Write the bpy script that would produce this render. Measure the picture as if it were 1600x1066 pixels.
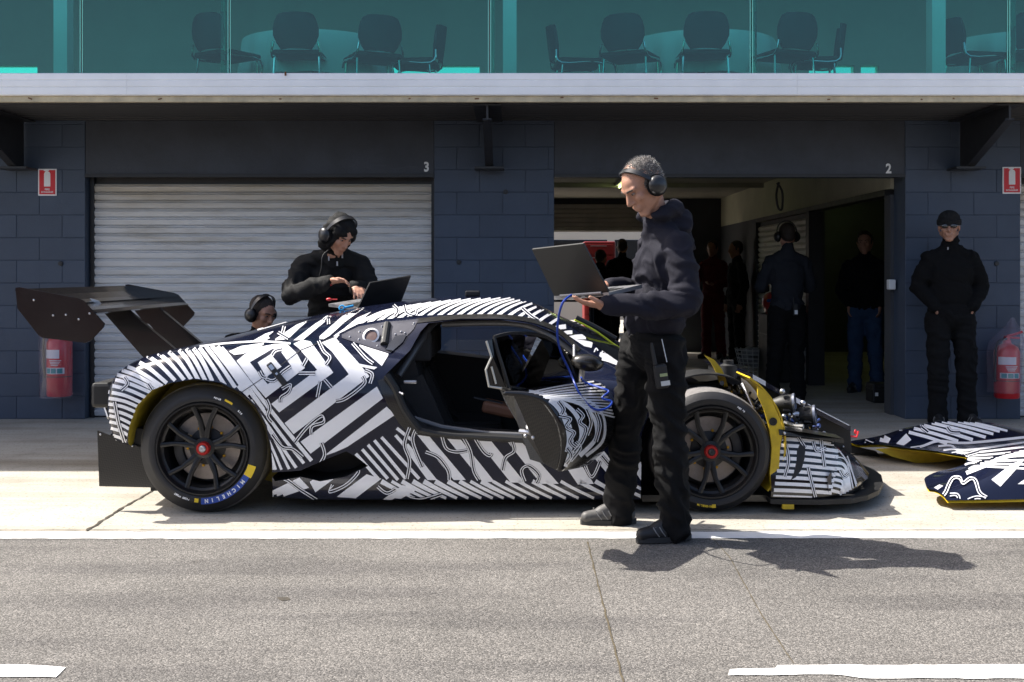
import bpy, bmesh, math, random
import numpy as np
from mathutils import Vector, Matrix, noise
from mathutils.bvhtree import BVHTree
random.seed(7)
R = math.radians
scene = bpy.context.scene
C = scene.collection
for o in list(bpy.data.objects): bpy.data.objects.remove(o)

# ------------------------------------------------------------------ camera, sky, sun, exposure
CAMH, FPX, HY = 1.271, 1800.0, 428.0
cam_d = bpy.data.cameras.new('camera'); cam = bpy.data.objects.new('camera', cam_d); C.objects.link(cam)
cam.location = (0, 0, CAMH); cam.rotation_euler = (R(90), 0, 0)
cam_d.sensor_width = 36; cam_d.lens = FPX/1600*36; cam_d.shift_y = -(533-HY)/1600
cam_d.clip_start = 0.1; cam_d.clip_end = 3000
scene.camera = cam
SUNV = Vector((0.74, -0.25, -1.0)).normalized()          # the way the light travels
world = bpy.data.worlds.new('World'); scene.world = world; world.use_nodes = True
wn = world.node_tree; wn.nodes.clear()
sky = wn.nodes.new('ShaderNodeTexSky'); sky.sky_type = 'NISHITA'; sky.sun_disc = False
sky.sun_elevation = math.asin(-SUNV.z); sky.sun_rotation = math.atan2(-SUNV.x, -SUNV.y)
sky.air_density = 0.8; sky.dust_density = 3.5; sky.ozone_density = 0.5
bg = wn.nodes.new('ShaderNodeBackground'); bg.inputs[1].default_value = 0.12
wo = wn.nodes.new('ShaderNodeOutputWorld')
wn.links.new(sky.outputs[0], bg.inputs[0]); wn.links.new(bg.outputs[0], wo.inputs[0])
sl = bpy.data.lights.new('sun', 'SUN'); sl.energy = 4.6; sl.angle = R(0.53); sl.color = (1.0, 0.955, 0.88)
sun = bpy.data.objects.new('sun', sl); C.objects.link(sun); sun.location = (-8, 6, 12)
sun.rotation_euler = SUNV.to_track_quat('-Z', 'Y').to_euler()
scene.render.engine = 'CYCLES'
vs = scene.view_settings
vs.view_transform = 'Standard'; vs.look = 'None'; vs.exposure = 1.15; vs.gamma = 1; vs.use_curve_mapping = False

def P(px, py, Y):                                        # a point of the place at distance Y
    return Vector(((px-800)*Y/FPX, Y, CAMH+(HY-py)*Y/FPX))

# ------------------------------------------------------------------ materials
MATS = {}
def mat(name, col, rough=0.5, metal=0.0, var=0.0, vscale=6.0, bump=0.0, bscale=60.0, coat=0.0, spec=0.5,
        grain=None, alpha=None, emit=None, sheen=0.0, trans=0.0):
    if name in MATS: return MATS[name]
    m = bpy.data.materials.new(name); m.use_nodes = True; MATS[name] = m
    nt = m.node_tree; b = nt.nodes['Principled BSDF']
    b.inputs['Base Color'].default_value = (*col, 1); b.inputs['Roughness'].default_value = rough
    b.inputs['Metallic'].default_value = metal; b.inputs['Coat Weight'].default_value = coat
    b.inputs['Coat Roughness'].default_value = 0.06; b.inputs['Specular IOR Level'].default_value = spec
    b.inputs['Sheen Weight'].default_value = sheen
    if trans: b.inputs['Transmission Weight'].default_value = trans
    tc = nt.nodes.new('ShaderNodeTexCoord')
    if var or grain:
        n = nt.nodes.new('ShaderNodeTexNoise'); n.inputs['Scale'].default_value = vscale; n.inputs['Detail'].default_value = 6
        n.inputs['Roughness'].default_value = 0.65
        nt.links.new(tc.outputs['Object'], n.inputs['Vector'])
        r = nt.nodes.new('ShaderNodeMapRange'); r.inputs[1].default_value = 0.3; r.inputs[2].default_value = 0.7
        r.inputs[3].default_value = 1-var; r.inputs[4].default_value = 1+var
        nt.links.new(n.outputs['Fac'], r.inputs[0])
        mx = nt.nodes.new('ShaderNodeVectorMath'); mx.operation = 'SCALE'; mx.inputs[0].default_value = col
        nt.links.new(r.outputs[0], mx.inputs['Scale'])
        nt.links.new(mx.outputs[0], b.inputs['Base Color'])
        r2 = nt.nodes.new('ShaderNodeMapRange'); r2.inputs[1].default_value = 0.3; r2.inputs[2].default_value = 0.7
        r2.inputs[3].default_value = max(0.02, rough-var*0.25); r2.inputs[4].default_value = min(1, rough+var*0.25)
        nt.links.new(n.outputs['Fac'], r2.inputs[0]); nt.links.new(r2.outputs[0], b.inputs['Roughness'])
    if bump:
        n2 = nt.nodes.new('ShaderNodeTexNoise'); n2.inputs['Scale'].default_value = bscale; n2.inputs['Detail'].default_value = 4
        nt.links.new(tc.outputs['Object'], n2.inputs['Vector'])
        bp = nt.nodes.new('ShaderNodeBump'); bp.inputs['Strength'].default_value = bump; bp.inputs['Distance'].default_value = 0.01
        nt.links.new(n2.outputs['Fac'], bp.inputs['Height']); nt.links.new(bp.outputs[0], b.inputs['Normal'])
    if emit:
        b.inputs['Emission Color'].default_value = (*emit[:3], 1); b.inputs['Emission Strength'].default_value = emit[3]
    return m

def glassmat(name, tint, refl=0.06, rough=0.0):          # a thin pane: clear tinted body and a reflecting face
    if name in MATS: return MATS[name]
    m = bpy.data.materials.new(name); m.use_nodes = True; MATS[name] = m
    nt = m.node_tree; nt.nodes.clear()
    o = nt.nodes.new('ShaderNodeOutputMaterial'); t = nt.nodes.new('ShaderNodeBsdfTransparent'); t.inputs[0].default_value = (*tint, 1)
    g = nt.nodes.new('ShaderNodeBsdfGlossy'); g.inputs['Roughness'].default_value = rough
    f = nt.nodes.new('ShaderNodeFresnel'); f.inputs[0].default_value = 1.5
    a = nt.nodes.new('ShaderNodeMath'); a.operation = 'MULTIPLY'; a.inputs[1].default_value = refl/0.04
    mx = nt.nodes.new('ShaderNodeMixShader')
    nt.links.new(f.outputs[0], a.inputs[0]); nt.links.new(a.outputs[0], mx.inputs[0])
    nt.links.new(t.outputs[0], mx.inputs[1]); nt.links.new(g.outputs[0], mx.inputs[2]); nt.links.new(mx.outputs[0], o.inputs[0])
    return m

def node_mat(name):
    m = bpy.data.materials.new(name); m.use_nodes = True; MATS[name] = m
    nt = m.node_tree; return m, nt, nt.nodes['Principled BSDF']
def N(nt, t, **kw):
    n = nt.nodes.new(t)
    for k, v in kw.items(): setattr(n, k, v)
    return n
def ramp(nt, stops, inp):
    r = nt.nodes.new('ShaderNodeValToRGB'); e = r.color_ramp.elements
    while len(e) < len(stops): e.new(0.5)
    for i, (p, c) in enumerate(stops):
        e[i].position = p; e[i].color = (*c, 1) if len(c) == 3 else c
    nt.links.new(inp, r.inputs[0]); return r
def mixc(nt, fac, a, b, mode='MIX'):
    m = nt.nodes.new('ShaderNodeMix'); m.data_type = 'RGBA'; m.blend_type = mode
    for s, v in ((m.inputs['Factor'], fac), (m.inputs['A'], a), (m.inputs['B'], b)):
        if hasattr(v, 'is_linked'): nt.links.new(v, s)
        elif isinstance(v, (int, float)): s.default_value = v
        else: s.default_value = (*v, 1)
    return m.outputs['Result']
def noise_n(nt, vec, scale, detail=5, rough=0.6):
    n = nt.nodes.new('ShaderNodeTexNoise'); n.inputs['Scale'].default_value = scale; n.inputs['Detail'].default_value = detail
    n.inputs['Roughness'].default_value = rough; nt.links.new(vec, n.inputs['Vector']); return n.outputs['Fac']

# ------------------------------------------------------------------ objects
def tag(o, label=None, cat=None, group=None, kind=None):
    if label: o['label'] = label
    if cat: o['category'] = cat
    if group: o['group'] = group
    if kind: o['kind'] = kind
    return o
def thing(name, loc, label, cat, group=None):
    o = bpy.data.objects.new(name, None); C.objects.link(o); o.location = loc; o.empty_display_size = 0.1
    return tag(o, label, cat, group)
def base_of(p):
    b = Vector((0, 0, 0))
    while p is not None: b += p.location; p = p.parent
    return b
def link_mesh(name, me, mats, parent=None, smooth=False, angle=None):
    if not isinstance(mats, (list, tuple)): mats = [mats]
    for m in mats: me.materials.append(m)
    if smooth: me.polygons.foreach_set('use_smooth', [True]*len(me.polygons))
    o = bpy.data.objects.new(name, me); C.objects.link(o)
    if parent is not None: o.parent = parent
    if smooth and angle:
        me.set_sharp_from_angle(angle=R(angle))
    return o

class MB:
    """collects shapes given in place coordinates; build() links them as one mesh"""
    def __init__(s): s.v = []; s.f = []; s.m = []
    def add(s, vs, fs, m=0):
        k = len(s.v); s.v += [tuple(v) for v in vs]; s.f += [tuple(i+k for i in f) for f in fs]; s.m += [m]*len(fs); return s
    def box(s, c, d, m=0, rot=None, bev=0.0):
        hx, hy, hz = d[0]/2, d[1]/2, d[2]/2
        if bev <= 0:
            vs = [Vector((x*hx, y*hy, z*hz)) for x in (-1, 1) for y in (-1, 1) for z in (-1, 1)]
            fs = [(0, 1, 3, 2), (4, 6, 7, 5), (0, 4, 5, 1), (2, 3, 7, 6), (0, 2, 6, 4), (1, 5, 7, 3)]
        else:
            bm = bmesh.new(); bmesh.ops.create_cube(bm, size=1)
            for v in bm.verts: v.co = Vector((v.co.x*d[0], v.co.y*d[1], v.co.z*d[2]))
            bmesh.ops.bevel(bm, geom=bm.edges[:], offset=min(bev, hx*.9, hy*.9, hz*.9), segments=2, affect='EDGES', profile=0.5)
            bm.verts.index_update(); vs = [v.co.copy() for v in bm.verts]; fs = [tuple(v.index for v in f.verts) for f in bm.faces]; bm.free()
        if rot is not None: vs = [rot @ v for v in vs]
        c = Vector(c); return s.add([v+c for v in vs], fs, m)
    def bb(s, a, b, m=0, bev=0.0):
        a = Vector(a); b = Vector(b); return s.box((a+b)/2, [abs(b[i]-a[i]) for i in range(3)], m, None, bev)
    def tube(s, pts, r, n=8, m=0, cap=True):
        pts = [Vector(p) for p in pts]; k = len(pts)
        rs = r if isinstance(r, (list, tuple)) else [r]*k
        vs = []; fs = []; prev = None
        for i, p in enumerate(pts):
            t = (pts[min(i+1, k-1)]-pts[max(i-1, 0)]).normalized()
            if prev is None:
                a = Vector((0, 0, 1)) if abs(t.z) < .9 else Vector((1, 0, 0)); u = t.cross(a).normalized()
            else:
                u = (prev-t*prev.dot(t)).normalized()
            w = t.cross(u); prev = u
            for j in range(n):
                a = 2*math.pi*j/n; vs.append(p+(u*math.cos(a)+w*math.sin(a))*rs[i])
        for i in range(k-1):
            for j in range(n):
                fs.append((i*n+j, i*n+(j+1) % n, (i+1)*n+(j+1) % n, (i+1)*n+j))
        if cap: fs.append(tuple(range(n-1, -1, -1))); fs.append(tuple((k-1)*n+j for j in range(n)))
        return s.add(vs, fs, m)
    def lathe(s, c, axis, prof, n=32, m=0, up=None, a0=0.0, a1=2*math.pi):   # prof: list of (along, radius)
        c = Vector(c); ax = Vector(axis).normalized()
        u = Vector(up) if up is not None else (Vector((0, 0, 1)) if abs(ax.z) < .9 else Vector((1, 0, 0)))
        u = (u-ax*u.dot(ax)).normalized(); w = ax.cross(u)
        full = abs(a1-a0-2*math.pi) < 1e-6; nn = n if full else n+1
        vs = []; fs = []
        for (h, r) in prof:
            for j in range(nn):
                a = a0+(a1-a0)*j/n; vs.append(c+ax*h+(u*math.cos(a)+w*math.sin(a))*r)
        for i in range(len(prof)-1):
            for j in range(n):
                j2 = (j+1) % nn; fs.append((i*nn+j, i*nn+j2, (i+1)*nn+j2, (i+1)*nn+j))
        return s.add(vs, fs, m)
    def prism(s, poly, vec, m=0):
        poly = [Vector(p) for p in poly]; vec = Vector(vec); n = len(poly)
        vs = poly+[p+vec for p in poly]
        fs = [tuple(range(n))[::-1], tuple(range(n, 2*n))]+[(i, (i+1) % n, n+(i+1) % n, n+i) for i in range(n)]
        return s.add(vs, fs, m)
    def grid(s, rows, m=0, closed_u=False, closed_v=False):     # rows of equal length
        k = len(rows); n = len(rows[0]); vs = [p for r in rows for p in r]; fs = []
        for i in range(k if closed_u else k-1):
            for j in range(n if closed_v else n-1):
                fs.append((i*n+j, i*n+(j+1) % n, ((i+1) % k)*n+(j+1) % n, ((i+1) % k)*n+j))
        return s.add(vs, fs, m)
    def ball(s, c, r, m=0, n=12, k=8, rot=None):
        rr = r if isinstance(r, (list, tuple)) else (r, r, r); c = Vector(c); rows = []
        for i in range(k+1):
            t = math.pi*i/k; rows.append([])
            for j in range(n):
                a = 2*math.pi*j/n; v = Vector((math.sin(t)*math.cos(a)*rr[0], math.sin(t)*math.sin(a)*rr[1], math.cos(t)*rr[2]))
                rows[-1].append(c+(rot @ v if rot is not None else v))
        return s.grid(rows, m, closed_v=True)
    def mesh(s, base=Vector((0, 0, 0)), name='mesh', fix=True):
        me = bpy.data.meshes.new(name); me.from_pydata([tuple(Vector(v)-base) for v in s.v], [], s.f)
        me.polygons.foreach_set('material_index', s.m); me.update()
        if fix:
            bm = bmesh.new(); bm.from_mesh(me); bmesh.ops.recalc_face_normals(bm, faces=bm.faces[:]); bm.to_mesh(me); bm.free()
        return me
    def build(s, name, mats, parent=None, smooth=False, angle=35, fix=True):
        return link_mesh(name, s.mesh(base_of(parent), name, fix), mats, parent, smooth, angle)

def text_shape(txt, size, depth=0.0, bold=0.0):
    """flat letters as (verts in x,y centred, faces)"""
    cu = bpy.data.curves.new('t', 'FONT'); cu.body = txt; cu.size = size; cu.align_x = 'CENTER'; cu.align_y = 'CENTER'
    cu.offset = bold; cu.resolution_u = 3
    ob = bpy.data.objects.new('t', cu); C.objects.link(ob)
    dg = bpy.context.evaluated_depsgraph_get(); me = ob.evaluated_get(dg).to_mesh()
    vs = [v.co.copy() for v in me.vertices]; fs = [tuple(p.vertices) for p in me.polygons]
    ob.evaluated_get(dg).to_mesh_clear(); bpy.data.objects.remove(ob); bpy.data.curves.remove(cu)
    return vs, fs
def put_text(mb, txt, size, o, ux, uy, m=0, bold=0.0, sx=1.0):
    vs, fs = text_shape(txt, size, bold=bold); o = Vector(o); ux = Vector(ux); uy = Vector(uy)
    mb.add([o+ux*v.x*sx+uy*v.y for v in vs], fs, m)

def smooth_path(pts, k=6):
    pts = [Vector(p) for p in pts]; out = []
    for i in range(len(pts)-1):
        p0 = pts[max(i-1, 0)]; p1 = pts[i]; p2 = pts[i+1]; p3 = pts[min(i+2, len(pts)-1)]
        for j in range(k):
            t = j/k
            out.append(0.5*((2*p1)+(p2-p0)*t+(2*p0-5*p1+4*p2-p3)*t*t+(3*p1-p0-3*p2+p3)*t**3))
    out.append(pts[-1]); return out

def eval_mesh(ob):
    dg = bpy.context.evaluated_depsgraph_get(); dg.update()
    return bpy.data.meshes.new_from_object(ob.evaluated_get(dg))
def boolean(ob, cutter, op='DIFFERENCE'):
    md = ob.modifiers.new('b', 'BOOLEAN'); md.operation = op; md.object = cutter; md.solver = 'EXACT'
    me = eval_mesh(ob); ob.modifiers.clear(); old = ob.data; ob.data = me; bpy.data.meshes.remove(old)
# ------------------------------------------------------------------ ground
def asphalt_mat():
    m, nt, b = node_mat('asphalt'); tc = N(nt, 'ShaderNodeTexCoord').outputs['Object']
    v = N(nt, 'ShaderNodeTexVoronoi'); v.inputs['Scale'].default_value = 175; nt.links.new(tc, v.inputs['Vector'])
    sp = N(nt, 'ShaderNodeSeparateColor'); nt.links.new(v.outputs['Color'], sp.inputs[0])
    stones = ramp(nt, [(0, (0.088, 0.083, 0.077)), (.35, (.135, .127, .117)), (.7, (.172, .162, .150)), (1, (.27, .252, .232))], sp.outputs[0]).outputs[0]
    gap = ramp(nt, [(.0, (1, 1, 1)), (.42, (1, 1, 1)), (.75, (.5, .5, .5))], v.outputs['Distance']).outputs[0]
    c = mixc(nt, 1.0, stones, gap, 'MULTIPLY')
    big = ramp(nt, [(.3, (.80, .80, .80)), (.7, (1.12, 1.12, 1.12))], noise_n(nt, tc, 1.3, 8, .7)).outputs[0]
    c = mixc(nt, 1.0, c, big, 'MULTIPLY')
    mp = N(nt, 'ShaderNodeMapping'); mp.inputs['Scale'].default_value = (.35, 2.6, 1); nt.links.new(tc, mp.inputs[0])
    band = ramp(nt, [(.36, (.62, .62, .64)), (.5, (1, 1, 1))], noise_n(nt, mp.outputs[0], 1.5, 4, .55)).outputs[0]
    c = mixc(nt, 0.6, c, band, 'MULTIPLY')
    spot = ramp(nt, [(.70, (1, 1, 1)), (.74, (.55, .53, .5))], noise_n(nt, tc, 2.6, 3, .5)).outputs[0]
    c = mixc(nt, .7, c, spot, 'MULTIPLY')
    nt.links.new(c, b.inputs['Base Color']); b.inputs['Roughness'].default_value = .88; b.inputs['Specular IOR Level'].default_value = .3
    bp = N(nt, 'ShaderNodeBump'); bp.inputs['Strength'].default_value = .55; bp.inputs['Distance'].default_value = .004; bp.invert = True
    nt.links.new(v.outputs['Distance'], bp.inputs['Height']); nt.links.new(bp.outputs[0], b.inputs['Normal'])
    return m
def concrete_mat():
    m, nt, b = node_mat('concrete'); tc = N(nt, 'ShaderNodeTexCoord').outputs['Object']
    c = ramp(nt, [(.25, (.31, .285, .24)), (.5, (.39, .365, .315)), (.8, (.45, .425, .375))], noise_n(nt, tc, 2.2, 9, .7)).outputs[0]
    mp = N(nt, 'ShaderNodeMapping'); mp.inputs['Scale'].default_value = (.5, 4, 1); nt.links.new(tc, mp.inputs[0])
    st = ramp(nt, [(.38, (.72, .68, .62)), (.52, (1, 1, 1))], noise_n(nt, mp.outputs[0], 1.1, 6, .6)).outputs[0]
    c = mixc(nt, .55, c, st, 'MULTIPLY')
    pit = ramp(nt, [(.33, (.42, .38, .32)), (.40, (1, 1, 1))], noise_n(nt, tc, 55, 3, .5)).outputs[0]
    c = mixc(nt, .8, c, pit, 'MULTIPLY')
    fine = ramp(nt, [(.3, (.86, .86, .86)), (.7, (1.08, 1.08, 1.08))], noise_n(nt, tc, 170, 2, .5)).outputs[0]
    c = mixc(nt, 1, c, fine, 'MULTIPLY')
    oil = ramp(nt, [(.63, (1, 1, 1)), (.72, (.55, .5, .44))], noise_n(nt, tc, .9, 4, .6)).outputs[0]
    c = mixc(nt, .6, c, oil, 'MULTIPLY')
    # tyre-worn band that runs along the garages
    sx = N(nt, 'ShaderNodeSeparateXYZ'); nt.links.new(tc, sx.inputs[0])
    wob = N(nt, 'ShaderNodeMath', operation='MULTIPLY_ADD'); wob.inputs[1].default_value = .25
    nt.links.new(noise_n(nt, mp.outputs[0], 2, 3, .5), wob.inputs[0]); nt.links.new(sx.outputs[1], wob.inputs[2])
    wear = ramp(nt, [(0, (1, 1, 1)), (.42, (1, 1, 1)), (.5, (.62, .58, .52)), (.58, (.95, .95, .95)), (1, (.88, .88, .88))],
                N(nt, 'ShaderNodeMapRange').outputs[0]).outputs[0]
    mr = [n for n in nt.nodes if n.type == 'MAP_RANGE'][-1]; mr.inputs[1].default_value = 6.5; mr.inputs[2].default_value = 9.2
    nt.links.new(wob.outputs[0], mr.inputs[0])
    c = mixc(nt, .8, c, wear, 'MULTIPLY')
    nt.links.new(c, b.inputs['Base Color']); b.inputs['Roughness'].default_value = .85; b.inputs['Specular IOR Level'].default_value = .3
    bp = N(nt, 'ShaderNodeBump'); bp.inputs['Strength'].default_value = .35; bp.inputs['Distance'].default_value = .004
    nt.links.new(noise_n(nt, tc, 70, 5, .7), bp.inputs['Height']); nt.links.new(bp.outputs[0], b.inputs['Normal'])
    return m
def paint_mat():
    m, nt, b = node_mat('line_paint'); tc = N(nt, 'ShaderNodeTexCoord').outputs['Object']
    c = ramp(nt, [(.26, (.42, .39, .34)), (.34, (.72, .71, .68)), (.7, (.82, .81, .79))], noise_n(nt, tc, 22, 8, .75)).outputs[0]
    nt.links.new(c, b.inputs['Base Color']); b.inputs['Roughness'].default_value = .6
    bp = N(nt, 'ShaderNodeBump'); bp.inputs['Strength'].default_value = .4; bp.inputs['Distance'].default_value = .003
    nt.links.new(noise_n(nt, tc, 130, 3, .6), bp.inputs['Height']); nt.links.new(bp.outputs[0], b.inputs['Normal'])
    return m
M_ASPH, M_CONC, M_PAINT = asphalt_mat(), concrete_mat(), paint_mat()
M_CRACK = mat('crack_dirt', (.05, .042, .03), .95, var=.4, vscale=40)
M_MOSS = mat('crack_moss', (.07, .055, .03), .95, var=.4, vscale=40)

def sheet(name, x0, x1, y0, y1, z, m):
    mb = MB(); mb.add([(x0, y0, z), (x1, y0, z), (x1, y1, z), (x0, y1, z)], [(0, 1, 2, 3)])
    return tag(mb.build(name, m), kind='structure')
sheet('pit_lane', -1500, 1500, -1500, 1500, -.004, M_ASPH)
apron = sheet('concrete_apron', -40, 40, 5.69, 32, 0.0, M_CONC)

def ragged(name, pts, z, m, amp, step=.02, seed=1):       # a painted patch with worn, uneven edges
    rnd = random.Random(seed); out = []
    for i in range(len(pts)):
        a = Vector((*pts[i], 0)); b = Vector((*pts[(i+1) % len(pts)], 0)); d = (b-a).length; n = max(1, int(d/step))
        t = (b-a).normalized(); nr = Vector((-t.y, t.x, 0))
        for k in range(n):
            q = a+(b-a)*k/n+nr*(noise.noise(Vector((k*step*9, seed*7.3, i)))*amp+rnd.uniform(-1, 1)*amp*.25); out.append((q.x, q.y, z))
    bm = bmesh.new(); vs = [bm.verts.new(p) for p in out]; f = bm.faces.new(vs); bmesh.ops.triangulate(bm, faces=[f])
    me = bpy.data.meshes.new(name); bm.to_mesh(me); bm.free()
    o = link_mesh(name, me, m); return tag(o, kind='structure')
ragged('edge_line_marking', [(-12, 5.525), (12, 5.555), (12, 5.683), (-12, 5.683)], -.0006, M_PAINT, .007, .03, 3)
ragged('lane_line_marking', [(-6, 3.62), (-1.437, 3.632), (-1.442, 3.722), (-1.55, 3.745), (-6, 3.775)], -.0006, M_PAINT, .008, .03, 5)
ragged('lane_line_marking', [(.685, 3.655), (1.05, 3.655), (1.1, 3.625), (8, 3.61), (8, 3.785), (.86, 3.745), (.85, 3.715), (.70, 3.705)], -.0006, M_PAINT, .008, .03, 8)

def crack(pts, w, z, m, seed):
    rnd = random.Random(seed); L = []; Rr = []
    pts = [Vector((*p, 0)) for p in pts]; path = []
    for i in range(len(pts)-1):
        n = max(2, int((pts[i+1]-pts[i]).length/.03))
        path += [pts[i].lerp(pts[i+1], k/n) for k in range(n)]
    path.append(pts[-1])
    for i, p in enumerate(path):
        t = (path[min(i+1, len(path)-1)]-path[max(i-1, 0)]).normalized(); nr = Vector((-t.y, t.x, 0))
        c = p+nr*noise.noise(Vector((i*.35, seed, 0)))*w*.55; ww = w*rnd.uniform(.35, 1)
        L.append((c+nr*ww/2)); Rr.append((c-nr*ww/2))
    mb = MB(); mb.grid([[Vector((a.x, a.y, z)) for a in L], [Vector((a.x, a.y, z)) for a in Rr]])
    return tag(mb.build('ground_crack', m), kind='structure')
G = lambda px, py: ((px-800)*CAMH/(py-HY), CAMH*FPX/(py-HY))
crack([G(136, 830), G(190, 795), G(243, 765), G(300, 735)], .022, .004, M_CRACK, 1)
crack([G(918, 846), G(935, 915), G(957, 1000), G(974, 1064), (.30, 3.2)], .008, -.0012, M_MOSS, 2)
crack([G(1100, 826), G(1140, 870), G(1190, 960), G(1240, 1036)], .005, -.0012, M_MOSS, 3)
crack([(-12, 5.712), (-6, 5.716), (-3, 5.711), (0, 5.716), (3, 5.713), (12, 5.716)], .008, .003, M_CRACK, 4)
ragged('tar_spot', [G(432, 933), G(450, 932), G(454, 936), G(440, 938)], -.002, M_CRACK, .004, .01, 9)
# ------------------------------------------------------------------ pit building
WY = 10.08
def wall_paint(name, col, var, stain):
    m, nt, b = node_mat(name); tc = N(nt, 'ShaderNodeTexCoord').outputs['Object']
    gp = N(nt, 'ShaderNodeNewGeometry').outputs['Position']
    oi = N(nt, 'ShaderNodeObjectInfo').outputs['Random']
    c = ramp(nt, [(.25, tuple(x*(1-var) for x in col)), (.75, tuple(x*(1+var) for x in col))], noise_n(nt, gp, 3.0, 8, .7)).outputs[0]
    d = ramp(nt, [(0, (.92, .92, .92)), (1, (1.07, 1.07, 1.07))], oi).outputs[0]
    c = mixc(nt, 1, c, d, 'MULTIPLY')
    s = ramp(nt, [(.60, (1, 1, 1)), (.74, (stain, stain, stain))], noise_n(nt, gp, 1.7, 6, .65)).outputs[0]
    c = mixc(nt, .8, c, s, 'MULTIPLY')
    nt.links.new(c, b.inputs['Base Color']); b.inputs['Roughness'].default_value = .55
    bp = N(nt, 'ShaderNodeBump'); bp.inputs['Strength'].default_value = .45; bp.inputs['Distance'].default_value = .004
    nt.links.new(noise_n(nt, gp, 90, 5, .7), bp.inputs['Height']); nt.links.new(bp.outputs[0], b.inputs['Normal'])
    return m
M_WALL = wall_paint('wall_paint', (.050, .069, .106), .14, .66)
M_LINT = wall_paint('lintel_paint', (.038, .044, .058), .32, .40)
def shutter_mat():
    m, nt, b = node_mat('shutter_metal'); gp = N(nt, 'ShaderNodeNewGeometry').outputs['Position']
    mp = N(nt, 'ShaderNodeMapping'); mp.inputs['Scale'].default_value = (1.2, 1, 5.0); nt.links.new(gp, mp.inputs[0])
    c = ramp(nt, [(.2, (.54, .53, .52)), (.5, (.68, .68, .68)), (.8, (.76, .76, .76))], noise_n(nt, mp.outputs[0], 2.5, 8, .7)).outputs[0]
    mp2 = N(nt, 'ShaderNodeMapping'); mp2.inputs['Scale'].default_value = (.6, 1, 6); nt.links.new(gp, mp2.inputs[0])
    g = ramp(nt, [(.52, (1, 1, 1)), (.75, (.66, .60, .50))], noise_n(nt, mp2.outputs[0], 2.4, 6, .6)).outputs[0]
    c = mixc(nt, .8, c, g, 'MULTIPLY')
    sz = N(nt, 'ShaderNodeSeparateXYZ'); nt.links.new(gp, sz.inputs[0]); ad = N(nt, 'ShaderNodeMath', operation='MULTIPLY_ADD'); ad.inputs[1].default_value = .5; nt.links.new(noise_n(nt, mp2.outputs[0], 3, 6, .6), ad.inputs[0]); nt.links.new(sz.outputs[2], ad.inputs[2])
    rs = N(nt, 'ShaderNodeMapRange'); rs.inputs[1].default_value = 1.95; rs.inputs[2].default_value = 2.45; nt.links.new(ad.outputs[0], rs.inputs[0])
    c = mixc(nt, rs.outputs[0], c, (.36, .29, .19))       # brown grime on the topmost slats
    nt.links.new(c, b.inputs['Base Color']); b.inputs['Roughness'].default_value = .42; b.inputs['Metallic'].default_value = .0
    return m
M_SHUT = shutter_mat()
M_SHUTIN = mat('shutter_inside', (.42, .40, .36), .5, .3, var=.2, vscale=3)
M_DARK = mat('soffit_paint', (.022, .022, .025), .6, var=.3, vscale=4)
M_STEELBLK = mat('black_steel', (.02, .02, .022), .45, var=.3, vscale=8)
M_FASC = mat('fascia_enamel', (.92, .92, .92), .38, var=.05, vscale=3, coat=.1)
M_BEIGE = mat('beige_flashing', (.55, .47, .32), .55, var=.25, vscale=9)
M_RUST = mat('rust', (.16, .075, .03), .9, var=.5, vscale=30)
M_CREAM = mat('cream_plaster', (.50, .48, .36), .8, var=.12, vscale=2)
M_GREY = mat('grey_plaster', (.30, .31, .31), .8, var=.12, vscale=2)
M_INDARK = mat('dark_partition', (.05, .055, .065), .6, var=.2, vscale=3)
M_CEIL = mat('garage_ceiling', (.32, .30, .25), .7, var=.15, vscale=2)
M_WHITE = mat('white_paint', (.8, .8, .8), .5)
M_SIGNRED = mat('sign_red', (.62, .022, .03), .4)
bld = thing('pit_building', (0, WY, 0), 'dark blue block pit garage building with glazed balcony above numbered bays', 'building')
BO = base_of(bld)

BAYS = [(-7.84, -4.79), (-3.735, -.683), (.37, 3.44), (4.45, 7.50)]
PIERS = [(-8.9, -7.84), (-4.79, -3.735), (-.683, .37), (3.44, 4.45), (7.50, 8.55)]
ZL, ZC, CH = 2.128, 2.62, .1985
# block walls: a recessed mortar core with every block a piece of its own
block_meshes = {}
def block(w, parent, x, z, h=CH):
    key = (round(w, 3), round(h, 3))
    if key not in block_meshes:
        mb = MB(); a, b = w/2-.0018, h/2-.0018; c = .0035
        mb.add([(-a, 0, -b), (a, 0, -b), (a, 0, b), (-a, 0, b), (-a, -.009, -b), (a, -.009, -b), (a, -.009, b), (-a, -.009, b),
                (-a+c, -.012, -b+c), (a-c, -.012, -b+c), (a-c, -.012, b-c), (-a+c, -.012, b-c)],
               [(8, 9, 10, 11)]+[(i, (i+1) % 4, 4+(i+1) % 4, 4+i) for i in range(4)]+[(4+i, 4+(i+1) % 4, 8+(i+1) % 4, 8+i) for i in range(4)])
        me = mb.mesh(name='block'); me.materials.append(M_WALL); block_meshes[key] = me
    o = bpy.data.objects.new('block', block_meshes[key]); C.objects.link(o); o.parent = parent
    o.location = Vector((x, WY+.012+random.uniform(-.0010, .0010), z))-BO
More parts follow.
